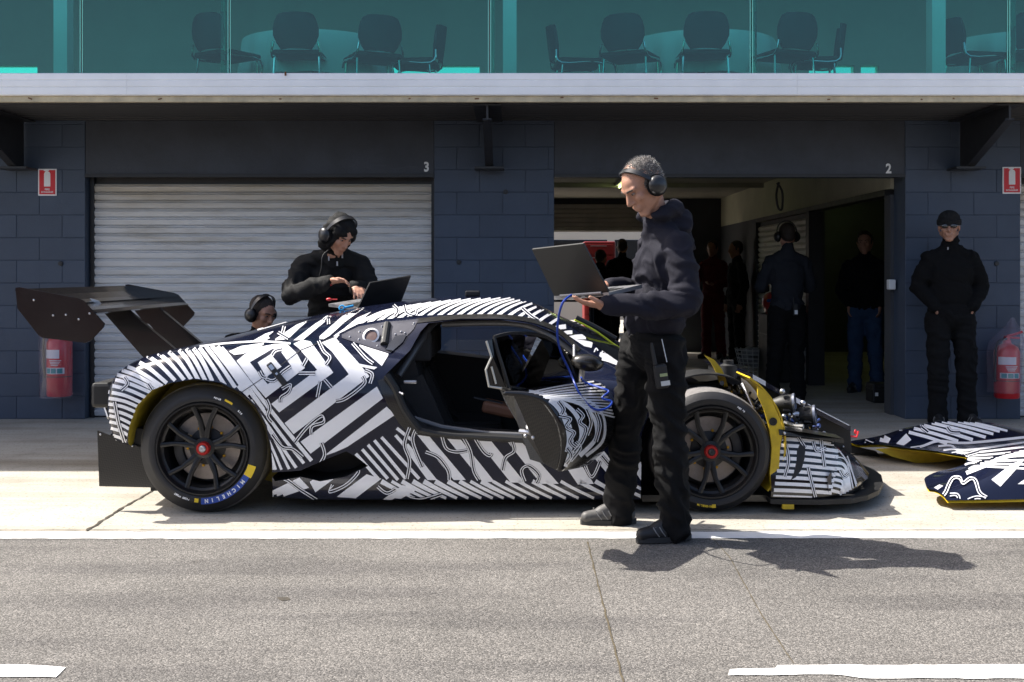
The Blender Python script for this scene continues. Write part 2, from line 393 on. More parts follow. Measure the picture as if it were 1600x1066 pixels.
for pi, (a, b) in enumerate(PIERS):
    mb = MB(); mb.bb((a+.002, WY+.005, 0), (b-.002, WY+.30, ZC+.02))
    core = mb.build('pier', M_WALL, bld)
    for k in range(14):
        z0 = k*CH; z1 = min((k+1)*CH, ZC)
        if z1-z0 < .03: continue
        if pi in (2, 3, 4):
            xs = [a]; x = a+(.2 if k % 2 == 1 else .4)
            while x < b-.05: xs.append(x); x += .4
            xs.append(b)
        else:
            xs = [b]; x = b-(.4 if k % 2 == 1 else .2)
            while x > a+.05: xs.append(x); x -= .4
            xs.append(a); xs = xs[::-1]
        for i in range(len(xs)-1): block(xs[i+1]-xs[i], core, (xs[i]+xs[i+1])/2, (z0+z1)/2, z1-z0)
# stains / bolt plugs on the piers
for (px, py) in ((717, 410), (790, 300), (95, 412), (1557, 412)):
    q = P(px, py, WY); mb = MB()
    mb.lathe((q.x, WY-.001, q.z), (0, -1, 0), [(0, .022), (.012, .02), (.014, 0)], 10); mb.build('wall_plug', M_STEELBLK, bld)
# lintels and bay numbers
for i, (a, b) in enumerate(BAYS):
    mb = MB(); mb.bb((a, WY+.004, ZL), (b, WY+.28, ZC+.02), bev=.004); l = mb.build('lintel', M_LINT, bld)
    mb = MB(); mb.bb((a, WY-.010, ZL-.012), (b, WY+.02, ZL+.018)); mb.build('lintel_angle', M_STEELBLK, l)
    mb = MB(); put_text(mb, str(4-i), .115, (b-(.065 if i == 1 else .145), WY-.0005, ZL+.075 if i == 1 else ZL+.06), (1, 0, 0), (0, 0, 1), bold=.004, sx=.85)
    mb.build('bay_number', M_WHITE, l)
# roller doors
def slat_mesh(w, name, pitch=.0735, m=M_SHUT):
    prof = [(.012, 0), (.012, .05), (-.005, .07), (-.008, .12), (-.020, .58), (-.021, .64), (-.018, .70), (-.006, .76), (-.004, .80), (-.012, .84), (-.012, .89), (.006, .92), (.012, 1.0)]
    prof = [(y, z*pitch) for y, z in prof]                # overhanging face, rounded nose and a deep interlock groove
    mb = MB(); mb.grid([[Vector((-w/2, y, z)) for (y, z) in prof], [Vector((w/2, y, z)) for (y, z) in prof]])
    me = mb.mesh(name=name, fix=False); me.flip_normals() if me.polygons[0].normal.y > 0 else None
    me.materials.append(m); return me
def roller(a, b, y, z0, z1, parent, m=M_SHUT, pitch=.0735, face=None):
    w = b-a; mb = MB(); mb.bb((a-.03, y+.02, z0), (b+.03, y+.035, z1)); rd = mb.build('roller_door', M_STEELBLK, parent)
    me = slat_mesh(w-.05, 'slat', pitch, m); n = int((z1-z0)/pitch)
    for k in range(n):
        o = bpy.data.objects.new('slat', me); C.objects.link(o); o.parent = rd; o.location = Vector(((a+b)/2, y, z0+k*pitch+.01))-BO
    for x in (a+.012, b-.012):
        g = MB(); g.bb((x-.016, y-.03, z0), (x+.016, y+.019, z1)); g.build('guide_rail', M_STEELBLK, rd)
    return rd
for i in (0, 1, 3):
    a, b = BAYS[i]; roller(a+.012, b-.002, WY+.13, 0, ZL, bld)
# canopy and fascia
XL, XR = -9.0, 8.7
mb = MB(); mb.bb((XL, 9.02, ZC+.012), (XR, WY+.32, 2.79)); can = mb.build('canopy', M_DARK, bld)
for k in range(9):                                        # folded decking under the canopy
    y = 9.08+k*.115; g = MB(); g.prism([(XL, y, ZC+.013), (XL, y+.07, ZC+.013), (XL, y+.058, ZC-.012), (XL, y+.012, ZC-.012)], (XR-XL, 0, 0)); g.build('deck_rib', M_DARK, can)
prof = [(9.02, 2.836), (8.985, 2.836), (8.972, 2.828), (8.968, 2.785), (8.974, 2.780), (8.974, 2.776), (8.966, 2.771), (8.966, 2.733), (8.973, 2.728),
        (8.973, 2.724), (8.965, 2.719), (8.965, 2.668), (8.972, 2.660), (9.02, 2.660)]
for (x0, x1) in ((XL, -3.0), (-2.9985, 2.22), (2.2215, XR)):
    mb = MB(); mb.prism([(x0, y, z) for y, z in prof], (x1-x0, 0, 0)); mb.build('fascia', M_FASC, bld)
mb = MB(); mb.bb((XL, 8.992, 2.612), (XR, 9.03, 2.6595), bev=.004); fl = mb.build('drip_flashing', M_BEIGE, bld)
for px in (47, 250, 438, 640, 745, 878, 1025, 1295, 1440, 1490):
    q = P(px, 154, 8.99); mb = MB(); w = random.uniform(.01, .035)
    mb.box((q.x, 8.9905, 2.64+random.uniform(-.008, .008)), (w, .004, .010), rot=Matrix.Rotation(random.uniform(-.5, .5), 3, 'Y')); mb.build('rust_spot', M_RUST, fl)
q = P(446, 118, 8.96); mb = MB(); mb.box((q.x, 8.962, 2.828), (.012, .012, .03)); mb.build('rust_spot', M_RUST, fl)
# steel brackets under the canopy: tapered web with end flanges
for x in (-4.27, -.195, 3.92, 7.9):
    mb = MB(); y0, y1 = 9.0, WY-.022
    web = [(x-.008, y1, ZC-.012), (x-.008, y0+.07, ZC-.012), (x-.008, y0+.07, ZC-.13), (x-.008, y1-.20, 2.19), (x-.008, y1, 2.19)]
    mb.prism(web, (.016, 0, 0)); br = mb.build('bracket', M_STEELBLK, bld)
    mb = MB(); mb.bb((x-.125, y1-.23, 2.17), (x+.125, y1, 2.188)); mb.build('bottom_flange', M_STEELBLK, br)
    mb = MB(); mb.bb((x-.11, y0+.06, ZC-.024), (x+.11, y1, ZC-.0125)); mb.build('top_flange', M_STEELBLK, br)
    mb = MB(); d = Vector((0, y0+.07-(y1-.20), ZC-.13-2.19)); L = d.length; an = math.atan2(d.z, -d.y)
    mb.box((x, (y0+.07+y1-.20)/2, (ZC-.13+2.19)/2), (.07, L, .010), rot=Matrix.Rotation(-an, 3, 'X')); mb.build('sloping_flange', M_STEELBLK, br)
# balcony: floor, glass balustrade, room behind
M_GLASS = glassmat('green_glass', (.40, .90, .82), .06)
M_GLEDGE = mat('glass_edge', (.22, .72, .60), .15, coat=.5)
M_ROOMW = mat('lounge_wall', (.50, .55, .53), .8, var=.1, vscale=1)
M_ROOMC = mat('lounge_ceiling', (.55, .57, .55), .8)
M_CARPET = mat('lounge_carpet', (.05, .06, .07), .9, var=.2, vscale=30)
mb = MB(); mb.bb((XL, 9.02, 2.791), (XR, 15.0, 2.82)); mb.build('balcony_floor', M_CARPET, bld)
edges = [-8.37, -6.32, -4.267, -3.376, -2.217, -.176, 1.876, 3.893, 5.95, 8.0]
for i in range(len(edges)-1):
    x0, x1 = edges[i]+.006, edges[i+1]-.006
    mb = MB(); mb.bb((x0+.006, 9.0305, 2.80), (x1-.006, 9.0385, 3.86)); gp = mb.build('glass_panel', M_GLASS, bld)
    for xx in (x0, x1-.006):
        e = MB(); e.bb((xx, 9.029, 2.80), (xx+.006, 9.040, 3.86)); e.build('polished_edge', M_GLEDGE, gp)
    e = MB(); e.bb((x0, 9.024, 3.861), (x1, 9.045, 3.90)); e.build('top_rail', M_FASC, gp)
for x in (-2.275, -4.3, -.155, 1.91, 3.95, 5.99):
    mb = MB(); mb.bb((x-.018, 9.07, 2.82), (x+.018, 9.16, 3.86)); mb.build('glass_fin', M_GLASS, bld)
for x in (-4.0, -.02, 3.78, 7.7):                         # structural columns of the lounge
    mb = MB(); mb.bb((x-.06, 10.2, 2.82), (x+.06, 10.35, 5.36)); mb.build('column', M_FASC, bld)
wins = [(-6.6, -5.85), (-1.52, -.40), (3.66, 4.22), (4.30, 4.52)]
YB = 14.2; xs = [XL]+[v for w in wins for v in w]+[XR]
for i in range(0, len(xs), 2):
    mb = MB(); mb.bb((xs[i], YB, 2.82), (xs[i+1], YB+.15, 5.36)); mb.build('lounge_wall', M_ROOMW, bld)
for a, b in wins:
    mb = MB(); mb.bb((a, YB, 3.84), (b, YB+.15, 5.36)); mb.bb((a, YB, 2.82), (b, YB+.15, 3.05)); mb.build('lounge_wall', M_ROOMW, bld)
    mb = MB(); mb.bb((a, YB+.06, 3.05), (b, YB+.07, 3.84)); mb.build('window_pane', M_GLASS, bld)
for x in (XL, XR-.15):
    mb = MB(); mb.bb((x, 9.3, 2.82), (x+.15, YB, 5.36)); mb.build('side_wall', M_ROOMW, bld)
mb = MB(); mb.bb((XL, 8.80, 5.36), (XR, 15.2, 5.55)); mb.build('roof', M_ROOMC, bld)
# garage behind bay 2 and the one next to it
YBK = 18.8; ZCE = 2.50; XI = 3.41; XLW = .10
YF = WY+.30
def slab(name, a, b, m, parent=bld, bev=0): mb = MB(); mb.bb(a, b, bev=bev); return mb.build(name, m, parent)
slab('garage_ceiling', (XLW-.1, YF, ZCE), (7.3, YBK+.2, ZCE+.11), M_CEIL)
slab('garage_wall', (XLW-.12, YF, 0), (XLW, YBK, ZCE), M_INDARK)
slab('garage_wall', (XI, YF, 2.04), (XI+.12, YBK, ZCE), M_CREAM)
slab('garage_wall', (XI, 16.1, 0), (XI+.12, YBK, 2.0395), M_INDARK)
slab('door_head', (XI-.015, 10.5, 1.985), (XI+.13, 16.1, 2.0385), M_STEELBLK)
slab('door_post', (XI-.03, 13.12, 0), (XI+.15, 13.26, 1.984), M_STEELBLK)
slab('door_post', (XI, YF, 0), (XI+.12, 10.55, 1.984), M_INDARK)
sd = slab('side_shutter', (XI+.06, 13.262, 0), (XI+.075, 16.098, 1.983), M_STEELBLK)
me = slat_mesh(2.82, 'slat', .071, M_SHUT)
for k in range(27):
    o = bpy.data.objects.new('slat', me); C.objects.link(o); o.parent = sd; o.rotation_euler = (0, 0, R(90)); o.rotation_euler = (0, 0, R(-90))
    o.location = Vector((XI+.045, 14.68, k*.071+.01))-BO
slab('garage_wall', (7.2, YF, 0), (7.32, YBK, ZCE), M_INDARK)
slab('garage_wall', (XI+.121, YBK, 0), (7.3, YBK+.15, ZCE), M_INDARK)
# back wall with its half-raised door
slab('back_wall', (2.15, YBK, 0), (XI+.12, YBK+.15, ZCE), M_INDARK)
slab('back_wall', (XLW-.1, YBK, 1.98), (2.1495, YBK+.15, ZCE), M_INDARK)
rb = slab('rolled_door', (XLW, YBK-.06, 1.955), (2.15, YBK-.02, 2.40), M_SHUTIN)
for k in range(6): slab('slat', (XLW+.01, YBK-.085, 1.965+k*.073), (2.14, YBK-.0605, 2.028+k*.073), M_SHUTIN, rb, .012)
# the bay's own door rolled up under the lintel
rr = MB(); rr.lathe((.38, YF+.22, 2.33), (1, 0, 0), [(0, 0), (0, .165), (2.2, .165), (2.2, 0)], 20); dr = rr.build('door_drum', M_SHUTIN, bld, True)
for k in range(7):
    a = R(-150+k*20); rr = MB(); c = Vector((0, math.sin(a)*.165, math.cos(a)*.165))
    rr.tube([(.385, YF+.22+c.y, 2.33+c.z), (2.575, YF+.22+c.y, 2.33+c.z)], .014, 6); rr.build('slat', M_SHUTIN, dr)
slab('ceiling_batten', (XLW, 13.0, ZCE-.06), (XI, 13.1, ZCE-.001), M_CEIL)
slab('ceiling_batten', (XLW, 15.6, ZCE-.06), (XI, 15.7, ZCE-.001), M_CEIL)
# power outlet and drooping cable
o = slab('power_outlet', (3.36, 10.26, 1.13), (3.42, 10.34, 1.22), M_WHITE, bld, .008)
mb = MB(); mb.tube(smooth_path([P(1217, 285, 11.6), P(1213, 305, 11.6), P(1216, 325, 11.6), P(1222, 326, 11.6), P(1222, 300, 11.6), P(1214, 286, 11.6)]), .012, 6); mb.build('ceiling_cable', M_STEELBLK, bld)
# fluorescent tubes (the photograph shows them lit)
M_TUBE = mat('lit_tube', (.9, 1, .6), .5, emit=(.85, 1.0, .40, 1.3))
def fluoro(loc, L, rz, label):
    t = thing('fluorescent_light', loc, label, 'light', 'lit fluorescent lights under the garage ceilings'); x, y, z = loc
    r = Matrix.Rotation(rz, 3, 'Z'); mb = MB(); mb.box((x, y, z-.02), (L, .10, .04), rot=r, bev=.006); mb.build('housing', M_FASC, t)
    mb = MB(); d = r @ Vector((L/2-.04, 0, 0)); c = Vector((x, y, z-.058)); mb.tube([c-d, c+d], .018, 10); mb.build('tube', M_TUBE, t)
fluoro((1.45, 15.0, ZCE), 1.2, R(90), 'lit yellow-green fluorescent tube on the ceiling of bay 2 garage')
for i, (x, y, n) in enumerate(((4.6, 14.2, 'nearest the bay doors'), (5.2, 15.8, 'in the middle of its row'), (5.2, 17.6, 'next to the back wall'))):
    fluoro((x, y, ZCE), 1.25, 0 if i else R(0), 'lit fluorescent tube in the dark neighbouring garage, '+n)

# ---------------------------------------------------------------- fire signs and extinguishers
M_EXRED = mat('extinguisher_red', (.60, .012, .02), .3, coat=.4)
M_TEALP = mat('label_teal', (.02, .28, .30), .5)
def plastic_mat():
    m, nt, b = node_mat('clear_bag'); nt.nodes.clear()
    o = N(nt, 'ShaderNodeOutputMaterial'); t = N(nt, 'ShaderNodeBsdfTransparent'); t.inputs[0].default_value = (.90, .88, .93, 1)
    g = N(nt, 'ShaderNodeBsdfGlossy'); g.inputs['Roughness'].default_value = .18; d = N(nt, 'ShaderNodeBsdfDiffuse'); d.inputs[0].default_value = (.75, .72, .82, 1)
    a = N(nt, 'ShaderNodeAddShader'); mx = N(nt, 'ShaderNodeMixShader'); mx.inputs[0].default_value = .13
    m2 = N(nt, 'ShaderNodeMixShader'); m2.inputs[0].default_value = .45
    nt.links.new(d.outputs[0], m2.inputs[1]); nt.links.new(g.outputs[0], m2.inputs[2])
    nt.links.new(t.outputs[0], mx.inputs[1]); nt.links.new(m2.outputs[0], mx.inputs[2]); nt.links.new(mx.outputs[0], o.inputs[0]); return m
M_BAG = plastic_mat()
def fire_sign(px0, py0, px1, py1, label):
    a = P(px0, py1, WY); b = P(px1, py0, WY); cx = (a.x+b.x)/2; w = b.x-a.x; h = b.z-a.z; cz = (a.z+b.z)/2
    t = thing('fire_extinguisher_sign', (cx, WY, a.z), label, 'sign', 'fire extinguisher signs on the piers')
    y = WY-.004
    mb = MB(); mb.bb((a.x, y-.004, a.z), (b.x, y+.004, b.z), bev=.002); mb.build('border', M_WHITE, t)
    mb = MB(); mb.bb((a.x+w*.07, y-.006, a.z+h*.05), (b.x-w*.07, y-.002, b.z-h*.05)); mb.build('red_field', M_SIGNRED, t)
    mb = MB(); y2 = y-.0075; r = w*.17; pts = []
    z0, z1 = a.z+h*.34, a.z+h*.80
    pts = [(cx-r, z0), (cx+r, z0), (cx+r, z1)]+[(cx+r*math.cos(u), z1+r*.9*math.sin(u)) for u in np.linspace(.3, math.pi-.3, 6)]+[(cx-r, z1)]
    mb.prism([(x, y2, z) for x, z in pts], (0, .0014, 0)); mb.prism([(x, y2, z) for x, z in ((cx-r*.3, z1+r*.8), (cx-r*1.1, z1+r*1.0), (cx-r*1.1, z1+r*1.3), (cx+r*.6, z1+r*1.35), (cx+r*.6, z1+r*1.05))], (0, .0013, 0))
    mb.build('extinguisher_symbol', M_WHITE, t)
    mb = MB(); put_text(mb, 'FIRE', h*.10, (cx, y-.0068, a.z+h*.23), (1, 0, 0), (0, 0, 1), bold=.0006); put_text(mb, 'EXTINGUISHER', h*.085, (cx, y-.0068, a.z+h*.13), (1, 0, 0), (0, 0, 1), bold=.0004, sx=.78)
    mb.build('lettering', M_WHITE, t)
fire_sign(60, 264, 89, 306, 'red and white fire extinguisher sign left of roller door 3')
fire_sign(1566, 261, 1595, 303, 'red and white fire extinguisher sign on the pier beside the man in the beanie')
def bag_rows(cx, cy, zs, rx, ry, seed, pinch):
    rows = []
    for i, z in enumerate(zs):
        row = []
        for j in range(28):
            a = 2*math.pi*j/28; f = 1+.10*noise.noise(Vector((math.cos(a)*1.6, math.sin(a)*1.6, z*5+seed)))+.05*noise.noise(Vector((a*4, z*14, seed)))
            s = pinch[i]; row.append(Vector((cx+s[1]+math.cos(a)*rx*f*s[0], cy+math.sin(a)*ry*f*s[0], z)))
        rows.append(row)
    return rows
def extinguisher(cx, zb, r, h, open_top, label):
    cy = WY-.022-r-.045
    t = thing('fire_extinguisher', (cx, WY-.02, zb), label, 'fire extinguisher', 'bagged extinguishers hung on the piers')
    mb = MB(); mb.lathe((cx, cy, zb), (0, 0, 1), [(0, 0), (0, r*.92), (.012, r), (h-.07, r), (h-.03, r*.82), (h, r*.35), (h+.03, r*.3), (h+.03, 0)], 28); cyl = mb.build('cylinder', M_EXRED, t, True)
    def wrap(z0, z1, a0, a1, m, dr, name):
        mb = MB(); mb.grid([[Vector((cx+math.sin(a)*(r+dr), cy-math.cos(a)*(r+dr), z)) for a in np.linspace(a0, a1, 12)] for z in (z0, z1)]); return mb.build(name, m, cyl, True)
    wrap(zb+h*.62, zb+h*.76, -1.1, .35, M_WHITE, .0015, 'white_label')
    wrap(zb+h*.37, zb+h*.47, -.95, .75, M_WHITE, .0015, 'pictogram_label')
    for k in range(3): wrap(zb+h*.38, zb+h*.46, -.82+k*.5, -.40+k*.5, M_TEALP, .003, 'pictogram')
    for k in range(4): wrap(zb+h*(.58-.025*k), zb+h*(.592-.025*k), -.5+.05*k, .5-.08*k, M_WHITE, .0015, 'text_line')
    wrap(zb+h*.315, zb+h*.33, -1.5, 1.5, M_STEELBLK, .002, 'strap')
    mb = MB(); mb.box((cx, cy, zb+h+.045), (.035, .05, .04), bev=.006); mb.tube([(cx, cy, zb+h+.06), (cx+.05, cy-.02, zb+h+.075), (cx+.12, cy-.03, zb+h+.10)], .011, 8); mb.tube([(cx, cy, zb+h+.05), (cx+.10, cy-.02, zb+h+.045)], .009, 8)
    mb.build('valve_handle', M_EXRED if open_top else M_STEELBLK, t)
    mb = MB(); mb.tube(smooth_path([(cx-.01, cy-.02, zb+h+.04), (cx-r*1.0, cy-r*.5, zb+h), (cx-r*1.12, cy-r*.4, zb+h*.6), (cx-r*1.1, cy-r*.3, zb+h*.3)]), .010, 8); mb.build('hose', M_STEELBLK, t, True)
    mb = MB(); mb.box((cx, WY-.045, zb+h*.75), (.05, .07, .03)); mb.build('wall_hook', M_STEELBLK, t)
    n = 14
    if open_top:
        zs = list(np.linspace(zb+.05, zb+h+.22, n)); pin = [(1.0, -.01)]*8+[(1.02, 0), (.98, .01), (.8, .03), (.55, .05), (.3, .055), (.1, .06)]
    else:
        zs = list(np.linspace(zb-.01, zb+h+.10, n)); pin = [(1.0, -.015)]*n
    mb = MB(); rows = bag_rows(cx-.012, cy, zs, r*1.33, r*1.25, cx, pin); mb.grid(rows, closed_v=True)
    mb.add(rows[0], [tuple(range(28))]); mb.build('plastic_bag', M_BAG, t, True)
q = P(96, 618, 9.95); extinguisher(q.x, q.z, .105, .53, False, 'red fire extinguisher in clear plastic bag below the rear wing')
q = P(1570, 621, 9.95); extinguisher(q.x, q.z, .105, .47, True, 'red fire extinguisher in gathered clear plastic bag beside the man in the beanie')
# ------------------------------------------------------------------ race car
CY = 7.03                                                 # centre line
NS = 6.09                                                 # near side plane
M_NAVY = mat('navy_paint', (.006, .008, .022), .18, coat=.45, spec=.3, var=.10, vscale=4)
M_BLACKP = mat('gloss_black', (.005, .005, .006), .2, coat=.5, spec=.35)
M_VINYL = mat('white_vinyl', (.78, .78, .80), .28, coat=.5, var=.03, vscale=5)
M_BLKM = mat('matt_black', (.008, .008, .0085), .55, var=.2, vscale=10)
M_SEAT = mat('seat_fabric', (.045, .043, .043), .85, bump=.3, bscale=200)
M_RUBBER = mat('tyre_rubber', (.013, .0125, .014), .55, var=.25, vscale=14, bump=.10, bscale=60)
M_TREAD = mat('tyre_tread', (.16, .15, .145), .8, var=.25, vscale=20, bump=.2, bscale=90)
M_RIM = mat('rim_black', (.008, .008, .009), .42, metal=.3, coat=.15)
M_RED = mat('anodised_red', (.42, .02, .018), .35, metal=.4)
M_GOLD = mat('gold_bolt', (.75, .42, .04), .35, metal=.8)
M_DISC = mat('brake_disc', (.30, .26, .23), .45, metal=.6, var=.2, vscale=20)
M_ALU = mat('aluminium', (.55, .55, .57), .35, metal=.9, var=.1, vscale=15)
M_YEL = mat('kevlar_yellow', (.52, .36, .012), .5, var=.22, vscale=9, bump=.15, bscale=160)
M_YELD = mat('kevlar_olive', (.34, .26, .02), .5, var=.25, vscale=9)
M_TYB = mat('label_blue', (.015, .06, .32), .5)
M_TYY = mat('label_yellow', (.75, .52, .02), .5)
M_TINT = glassmat('tinted_polycarbonate', (.78, .80, .82), .03)
M_DTINT = mat('dark_glass', (.006, .007, .009), .04, coat=1.0, spec=.7)
M_DTINT2 = glassmat('dark_door_glass', (.22, .22, .23), .04)
def carbon_mat():
    m, nt, b = node_mat('carbon_fibre'); tc = N(nt, 'ShaderNodeTexCoord').outputs['Object']
    mp = N(nt, 'ShaderNodeMapping'); mp.inputs['Rotation'].default_value = (R(30), R(45), R(20)); nt.links.new(tc, mp.inputs[0])
    ck = N(nt, 'ShaderNodeTexChecker'); ck.inputs['Scale'].default_value = 150; nt.links.new(mp.outputs[0], ck.inputs[0])
    ck.inputs[1].default_value = (.006, .006, .006, 1); ck.inputs[2].default_value = (.024, .021, .017, 1)
    nt.links.new(ck.outputs[0], b.inputs['Base Color']); b.inputs['Roughness'].default_value = .3; b.inputs['Coat Weight'].default_value = .35; b.inputs['Coat Roughness'].default_value = .15
    return m
M_CARB = carbon_mat()
car = thing('race_car', (-.3, CY, 0), 'low race car wrapped in black and white dazzle stripes, front clamshell removed', 'race car')

# ---- the shell, lofted from cross sections: x, zb, then (half width, z) from the floor edge to the roof edge, then the top
ST = [
 (-2.165, .40, [(.70, .40), (.80, .42), (.85, .50), (.86, .60), (.80, .68), (.66, .715), (.40, .72)], .72),
 (-2.13, .365, [(.80, .365), (.87, .40), (.905, .50), (.91, .62), (.86, .71), (.70, .755), (.40, .765)], .765),
 (-2.00, .34, [(.86, .34), (.93, .38), (.955, .50), (.955, .65), (.885, .775), (.70, .82), (.40, .815)], .81),
 (-1.82, .30, [(.88, .30), (.945, .34), (.968, .48), (.968, .66), (.89, .82), (.70, .862), (.42, .86)], .86),
 (-1.64, .20, [(.90, .20), (.955, .25), (.975, .45), (.975, .67), (.89, .845), (.70, .892), (.42, .905)], .91),
 (-1.30, .09, [(.90, .09), (.945, .16), (.965, .42), (.972, .68), (.89, .850), (.68, .925), (.42, .98)], .995),
 (-1.00, .07, [(.90, .07), (.935, .13), (.955, .42), (.962, .67), (.88, .83), (.70, .905), (.46, 1.00)], 1.055),
 (-.75, .07, [(.90, .07), (.935, .13), (.945, .40), (.952, .65), (.87, .80), (.73, .875), (.50, 1.015)], 1.095),
 (-.40, .07, [(.90, .07), (.93, .12), (.930, .38), (.935, .61), (.87, .76), (.76, .83), (.53, 1.035)], 1.128),
 (-.10, .07, [(.90, .07), (.93, .12), (.925, .36), (.925, .58), (.87, .72), (.77, .78), (.54, 1.035)], 1.136),
 (.10, .07, [(.90, .07), (.93, .12), (.925, .36), (.925, .57), (.87, .70), (.77, .76), (.55, .995)], 1.105),
 (.30, .07, [(.90, .07), (.93, .12), (.925, .36), (.92, .57), (.87, .69), (.77, .745), (.57, .905)], 1.012),
 (.50, .07, [(.90, .07), (.93, .12), (.925, .36), (.92, .57), (.87, .68), (.77, .73), (.58, .81)], .925),
 (.70, .07, [(.90, .07), (.93, .12), (.925, .36), (.92, .57), (.86, .67), (.74, .70), (.56, .735)], .835),
 (.92, .07, [(.88, .07), (.91, .12), (.905, .36), (.90, .57), (.82, .64), (.70, .66), (.50, .68)], .735)]
def pchip(xs, ys, x):
    xs = np.asarray(xs); ys = np.asarray(ys); h = np.diff(xs); d = np.diff(ys)/h; m = np.zeros_like(ys)
    m[0], m[-1] = d[0], d[-1]
    for i in range(1, len(xs)-1):
        if d[i-1]*d[i] > 0: w1, w2 = 2*h[i]+h[i-1], h[i]+2*h[i-1]; m[i] = (w1+w2)/(w1/d[i-1]+w2/d[i])
    k = np.clip(np.searchsorted(xs, x)-1, 0, len(xs)-2); t = (x-xs[k])/h[k]
    return (2*t**3-3*t**2+1)*ys[k]+(t**3-2*t**2+t)*h[k]*m[k]+(-2*t**3+3*t**2)*ys[k+1]+(t**3-t**2)*h[k]*m[k+1]
def shell():
    xs0 = [s[0] for s in ST]
    arr = np.array([[c for p in s[2] for c in p]+[s[1], s[3]] for s in ST])
    X = np.concatenate([np.linspace(-2.165, -2.0, 10)[:-1], np.linspace(-2.0, .92, 96)])
    A = np.stack([pchip(xs0, arr[:, k], X) for k in range(arr.shape[1])], 1)
    rows = []
    for x, a in zip(X, A):
        pts = [Vector((a[2*k], a[2*k+1], 0)) for k in range(7)]
        ctrl = pts+[Vector((0, a[-1], 0))]+[Vector((-p.x, p.y, 0)) for p in pts[::-1]]
        loop = smooth_path(ctrl, 6)                        # over the top from one floor edge to the other
        rows.append([Vector((x, CY-p.x, p.y)) for p in loop])
    mb = MB(); mb.grid(rows); n = len(rows[0])
    L = len(rows)
    mb.f += [tuple(range(n)), tuple((L-1)*n+j for j in range(n))][::1]; mb.m += [0, 0]
    for i in range(L-1): mb.f.append((i*n+n-1, i*n, (i+1)*n, (i+1)*n+n-1)); mb.m.append(0)
    me = mb.mesh(base_of(car), 'body')
    return me
body_me = shell()
def bvh_of(me, base): return BVHTree.FromPolygons([tuple(v.co+base) for v in me.vertices], [tuple(p.vertices) for p in me.polygons])
BVH_BODY = bvh_of(body_me, base_of(car))
body = link_mesh('body', body_me, [M_NAVY, M_BLKM, M_YELD, M_CARB], car, True)

ARCH = [(191, 735), (196, 700), (203, 665), (215, 634), (238, 610), (268, 598), (305, 592), (345, 597), (378, 612), (402, 635), (417, 665), (424, 700), (426, 735), (426, 835), (191, 835)]
FARCH = [(1112+math.cos(a)*112, 705-math.sin(a)*112) for a in np.linspace(-.2, math.pi+.2, 24)]+[(1000, 835), (1230, 835)]
DOOR = [(603, 585, 6.12), (617, 571, 6.16), (640, 548, 6.26), (658, 518, 6.44), (671, 504, 6.5), (720, 499, 6.5), (780, 499, 6.5), (830, 506, 6.5), (868, 521, 6.48), (900, 548, 6.44),
        (915, 575, 6.3), (900, 640, 6.12), (850, 688, 6.1), (780, 683, 6.1), (700, 678, 6.1), (665, 673, 6.1), (645, 660, 6.1), (625, 632, 6.1)]
INTAKE = [(426, 739), (470, 734), (508, 717), (540, 704), (562, 716), (598, 746), (560, 742), (520, 757), (486, 770), (470, 748), (430, 762)]
INTAKE = [(422, 738), (470, 735), (508, 718), (541, 705), (556, 713), (575, 728), (540, 745), (500, 752), (470, 745), (430, 752)]
BWIN = [(527, 527), (560, 511), (600, 504), (655, 499), (646, 516), (622, 540), (610, 553), (598, 550), (560, 538)]
def cutter(poly, Y, y0, y1, m):                           # poly of (px,py[,Y]) seen square-on, pushed through along Y
    pts = [P(p[0], p[1], p[2] if len(p) > 2 else Y) for p in poly]
    mb = MB(); mb.prism([(p.x, y0, p.z) for p in pts], (0, y1-y0, 0)); me = mb.mesh(base_of(car), 'cut')
    for k in (M_NAVY, M_BLKM, M_YELD, M_CARB): me.materials.append(k)
    me.polygons.foreach_set('material_index', [m]*len(me.polygons))
    o = bpy.data.objects.new('cut', me); C.objects.link(o); o.location = car.location; return o
def cut(poly, Y, y0, y1, m, mirror=False):
    o = cutter(poly, Y, y0, y1, m); boolean(body, o); bpy.data.objects.remove(o)
    if mirror:
        o = cutter(poly, Y, 2*CY-y1, 2*CY-y0, m); boolean(body, o); bpy.data.objects.remove(o)
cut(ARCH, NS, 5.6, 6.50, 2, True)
cut(FARCH, NS, 5.6, 6.55, 1, True)
cut(INTAKE, NS, 5.6, 6.34, 1, True)
cut(DOOR, 6.2, 5.6, 6.9, 1)
bx = [(-.62, .18), (.62, .18), (.62, .66), (.30, .86), (.10, .955), (-.42, .985), (-.72, .93), (-.72, .4)]
o = MB(); o.prism([(x, 6.42, z) for x, z in bx], (0, 1.22, 0)); me = o.mesh(base_of(car), 'cut')
for k in (M_NAVY, M_BLKM, M_YELD, M_CARB): me.materials.append(k)
me.polygons.foreach_set('material_index', [1]*len(me.polygons)); o = bpy.data.objects.new('cut', me); C.objects.link(o); o.location = car.location
boolean(body, o); bpy.data.objects.remove(o)
FWIN = [(-.62, .76), (-.54, .90), (-.36, .985), (.02, .985), (.18, .93), (.42, .78), (.34, .70), (-.1, .70)]
o = MB(); o.prism([(x, 7.3, z) for x, z in FWIN], (0, 1.0, 0)); me = o.mesh(base_of(car), 'cut')
for k in (M_NAVY, M_BLKM, M_YELD, M_CARB): me.materials.append(k)
me.polygons.foreach_set('material_index', [1]*len(me.polygons)); o = bpy.data.objects.new('cut', me); C.objects.link(o); o.location = car.location
boolean(body, o); bpy.data.objects.remove(o)
body.data.polygons.foreach_set('use_smooth', [True]*len(body.data.polygons)); body.data.set_sharp_from_angle(angle=R(32))

